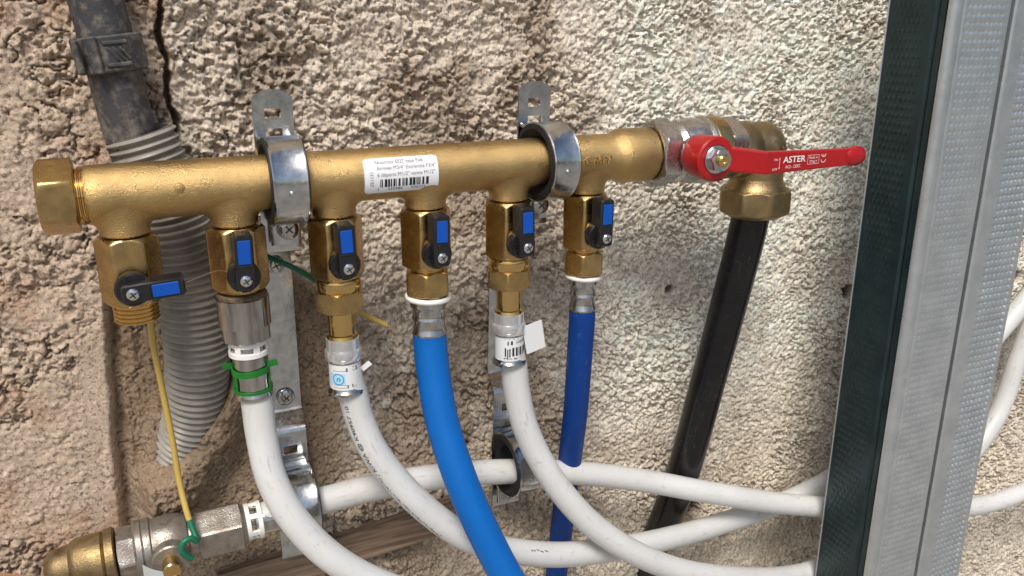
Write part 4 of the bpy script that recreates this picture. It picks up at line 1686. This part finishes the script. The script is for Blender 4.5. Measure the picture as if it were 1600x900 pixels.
def lower_valve():
    t = thing('old_ball_valve', 'worn nickel valve with a brass end at the lower left', 'valve', (-10, 24, -203))
    c = Vector((0, 24, -203.5))
    fr = FL
    g = G()
    lathe(g, nut_prof(14, 38, 26.0, 6, 0.05, 1.5, 0.4) + [(38.5, 12.2), (40.5, 11.0), (40.5, 8)], fr, c, 96)
    build('end_socket', g, 'nickel_dirty', t)
    g = G()
    lathe(g, [(8, 9), (8, 11), (14.5, 11)], fr, c, 48)
    lathe(g, [(-18.5, 12), (-18.5, 15.0), (-17.2, 16.2), (-14.5, 16.4), (-14, 15.7), (-13.4, 16.4), (-10, 16.4), (-9.2, 15.0), (-6, 15.4), (-1, 15.9), (5, 15.0), (9, 13.4), (9.5, 12)], fr, c, 64)
    lathe(g, [(-12, 10.5), (-18.5, 10.2), (-19.2, 9.4)], 'y', c + Vector((-1, 0, -1)), 40)
    build('body', g, 'nickel_dirty', t)
    g = G()
    lathe(g, nut_prof(-27, -18, 25.5, 6, 0.5, 0.8, 0.6), fr, c, 96)
    build('hexagon', g, 'nickel_dirty', t)
    g = G()
    lathe(g, [(-63, 3), (-62.6, 7), (-60.5, 9.6), (-57, 11.0), (-50.5, 11.8), (-49.2, 13.0), (-47, 14.3), (-34.5, 14.8), (-33.4, 13.9), (-32.6, 15.4), (-28.6, 15.7), (-27.8, 15.0), (-27.6, 10)], fr, c, 64)
    build('brass_end', g, 'brass_dark', t)
    g = G()
    lathe(g, [(-18, 4.6), (-27, 4.6), (-27.6, 4.0)], 'y', c + Vector((-1, 0, -1)), 32)
    build('spindle', g, 'brass_shiny', t)
    # remains of a plated lever hooked round the spindle
    g = G()
    pts = [(-15, -22, -1), (-11, -24, -3.5), (-5, -26, -6), (2, -29, -9), (9, -29, -12), (16, -27, -14)]
    path = spline([c + Vector(q) for q in pts], 1.0)
    frm = sweep_frames(path)
    vs, fs = [], []
    for i, (q, e1, e2, tt) in enumerate(frm):
        for u, w in ((-4.5, -0.9), (4.5, -0.9), (4.5, 0.9), (-4.5, 0.9)):
            vs.append(q + Vector((0, 0.35, 0.94)) * u + Vector((0, -0.94, 0.35)) * w)
    for i in range(len(frm) - 1):
        for k in range(4):
            k2 = (k + 1) % 4
            fs.append((4 * i + k, 4 * i + k2, 4 * i + 4 + k2, 4 * i + 4 + k))
    fs += [(0, 3, 2, 1), tuple(4 * (len(frm) - 1) + k for k in range(4))]
    g.add(vs, fs)
    build('lever_stub', g, 'chrome', t)


lower_valve()


# ------------------------------------------------------------------ wires and a loose fibre
def wire(name, label, pts, r, parts, cat='wire'):
    t = thing(name, label, cat, pts[0])
    path = spline(pts, 0.8)
    n = len(path)
    for nm, a, b, m in parts:
        g = G()
        sweep(g, path[int(a * (n - 1)):int(b * (n - 1)) + 1], r if m != 'copper' else r * 0.55, 14)
        build(nm, g, m, t)
    return t


wire('earth_wire', 'yellow earth wire hanging behind the closed first valve',
     [(5.8, 20, -60), (5.0, 21, -81.4), (6.1, 23, -104.1), (7.8, 23, -138.9), (8.6, 20, -166.1), (10.4, 12, -182), (12.6, 6, -191.4), (13.0, 3.6, -193.8), (10.4, 2.2, -190.6),
      (6.8, 1.2, -191.0), (5.0, 0.8, -194.4), (6.2, 1.2, -199), (9.4, 2.5, -203.2)], 1.65,
     [('yellow_sheath', 0.0, 0.80, 'wire_yellow'), ('green_sheath', 0.80, 1.0, 'wire_green')])
wire('earth_wire', 'green and yellow wire stub sticking out behind the third valve',
     [(63.5, 40, -46), (69, 33, -47.6), (75.1, 29, -50.3), (84.6, 27, -56.0), (94, 26, -64.0), (106.7, 24, -76.4), (121.0, 22, -87.0), (130, 20.5, -92.5), (135.5, 20, -95.5)], 1.5,
     [('green_sheath', 0.0, 0.42, 'wire_green'), ('yellow_sheath', 0.42, 0.93, 'wire_yellow'), ('bare_end', 0.92, 1.0, 'copper')])
g = G()
sweep(g, spline([(23, -22, -40.5), (30, -20, -39.0), (38, -17, -38.0), (45, -15.5, -40.5), (50, -19, -42)], 1.0), 0.06, 6)
tag(build('hemp_fibre', g, 'fibre', origin=(36, -18, -39)), 'single pale hemp fibre strung between the first two valves', 'fibre')


# ------------------------------------------------------------------ steel studs at the right
def sheet(g, us, zs, mapf, thick):
    """Dense sheet: mapf(u, z) -> (point, normal); closed with a back side."""
    nu, nz = len(us), len(zs)
    front, back = [], []
    for z in zs:
        for u in us:
            p, nrm = mapf(u, z)
            front.append(p)
            back.append((p[0] - nrm[0] * thick, p[1] - nrm[1] * thick, p[2] - nrm[2] * thick))
    fs = []
    off = nu * nz
    for j in range(nz - 1):
        for i in range(nu - 1):
            q = (j * nu + i, j * nu + i + 1, (j + 1) * nu + i + 1, (j + 1) * nu + i)
            fs.append(q)
            fs.append(tuple(off + k for k in q[::-1]))
    for j in range(nz - 1):
        a, b = j * nu, (j + 1) * nu
        fs.append((b, a, off + a, off + b))
        a, b = j * nu + nu - 1, (j + 1) * nu + nu - 1
        fs.append((a, b, off + b, off + a))
    g.add(front + back, fs)


def stud(label, x0, mirror):
    """C-section: web towards -X (or +X when mirrored), flange facing the room at Y = -60, back flange at Y = -12."""
    t = thing('steel_stud', label, 'stud', (x0 + 25, -36, -400), 'steel studs standing side by side')
    z0, z1 = -430.0, 150.0
    YF, YB = -60.0, -12.0
    W = 50.0
    sg = -1.0 if mirror else 1.0
    xw = x0 + W if mirror else x0

    def fx(u):                      # u measured from the web's outer face
        return xw + sg * u
    zs = np.arange(z0, z1, 0.85)
    # front flange with its knurling and rounded corner to the web
    us = np.concatenate([[0.0, 0.3, 0.8, 1.4, 2.2, 3.0, 3.8, 4.5], np.arange(5.2, W - 1.6, 0.75), [W - 1.6, W - 0.9, W - 0.3]])

    def flange(u, z):
        y = YF
        if u < 4.5:
            y = YF + (4.5 - math.sqrt(max(0.0, 4.5 ** 2 - (4.5 - u) ** 2)))
        if u > W - 1.6:
            y = YF + 0.8 * (u - W + 1.6)
        d = 0.22 * math.sin(z * 0.021 + u * 0.11) + 0.10 * math.sin(z * 0.083 + 1.7)
        lo, hi = (10.5, 46.0) if not mirror else (4.0, 38.0)
        if lo < u < hi:
            k = max(0.0, math.cos(2 * math.pi * z / 5.0 + (0.25 * math.sin(u * 0.8)))) ** 1.3
            c2 = max(0.0, 0.5 + 0.5 * math.cos(2 * math.pi * u / 4.2)) ** 0.7
            fade = min(1.0, (u - lo) / 1.5, (hi - u) / 1.5)
            d += (0.85 if not mirror else 1.7) * k * c2 * fade * (0.85 + 0.15 * math.sin(z * 0.037 + 0.6 * math.sin(z * 0.11) + u * 0.13))
        if 7.0 < u < 9.6:
            d += 0.6 * math.sin(math.pi * (u - 7.0) / 2.6)
        return (fx(u), y + d, z), (0, -1, 0)
    g = G()
    sheet(g, list(us), list(zs), flange, 0.6)
    if mirror:
        g.f = [f[::-1] for f in g.f]
    build('front_flange', g, 'stud', t, sharp=50)
    # web with pressed dots and a stiffening groove
    ys = list(np.arange(YF + 4.5, YB - 0.2, 0.75))

    def web(y, z):
        d = 0.0
        v = y - YF
        if 19 < v < 44:
            row = math.floor(z / 5.2)
            vv = (v + (1.9 if row % 2 else 0.0)) / 3.8
            du = (vv - math.floor(vv) - 0.5) * 3.8
            dz = (z / 5.2 - row - 0.5) * 5.2
            r2 = (du * du + dz * dz) / 1.5 ** 2
            if r2 < 1:
                d = 0.75 * (1 - r2) * (0.8 + 0.2 * math.sin(z * 0.029 + v * 0.2))
        if 9.5 < v < 13.5:
            d = -1.7 * math.sin(math.pi * (v - 9.5) / 4.0)
        return (xw - sg * d, y, z), (-sg, 0, 0)
    g = G()
    sheet(g, ys, list(zs[::1]) if not mirror else list(zs[::8]), web, 0.6)
    if not mirror:
        g.f = [f[::-1] for f in g.f]
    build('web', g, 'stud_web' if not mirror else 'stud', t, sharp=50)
    # back flange and the folded lip
    g = G()
    box(g, (fx(25), YB + 0.5, (z0 + z1) / 2), (W + 0.6, 1.0, z1 - z0), 0.35)
    build('back_flange', g, 'stud', t)
    g = G()
    box(g, (fx(W - 0.4), YF + 3.4, (z0 + z1) / 2), (0.7, 5.0, z1 - z0), 0.2)
    build('lip', g, 'stud', t)


stud('galvanised steel stud with a dark dotted side beside the red lever', 458.8, False)
stud('galvanised steel stud with ribbed front, rightmost in the photo', 512.2, True)
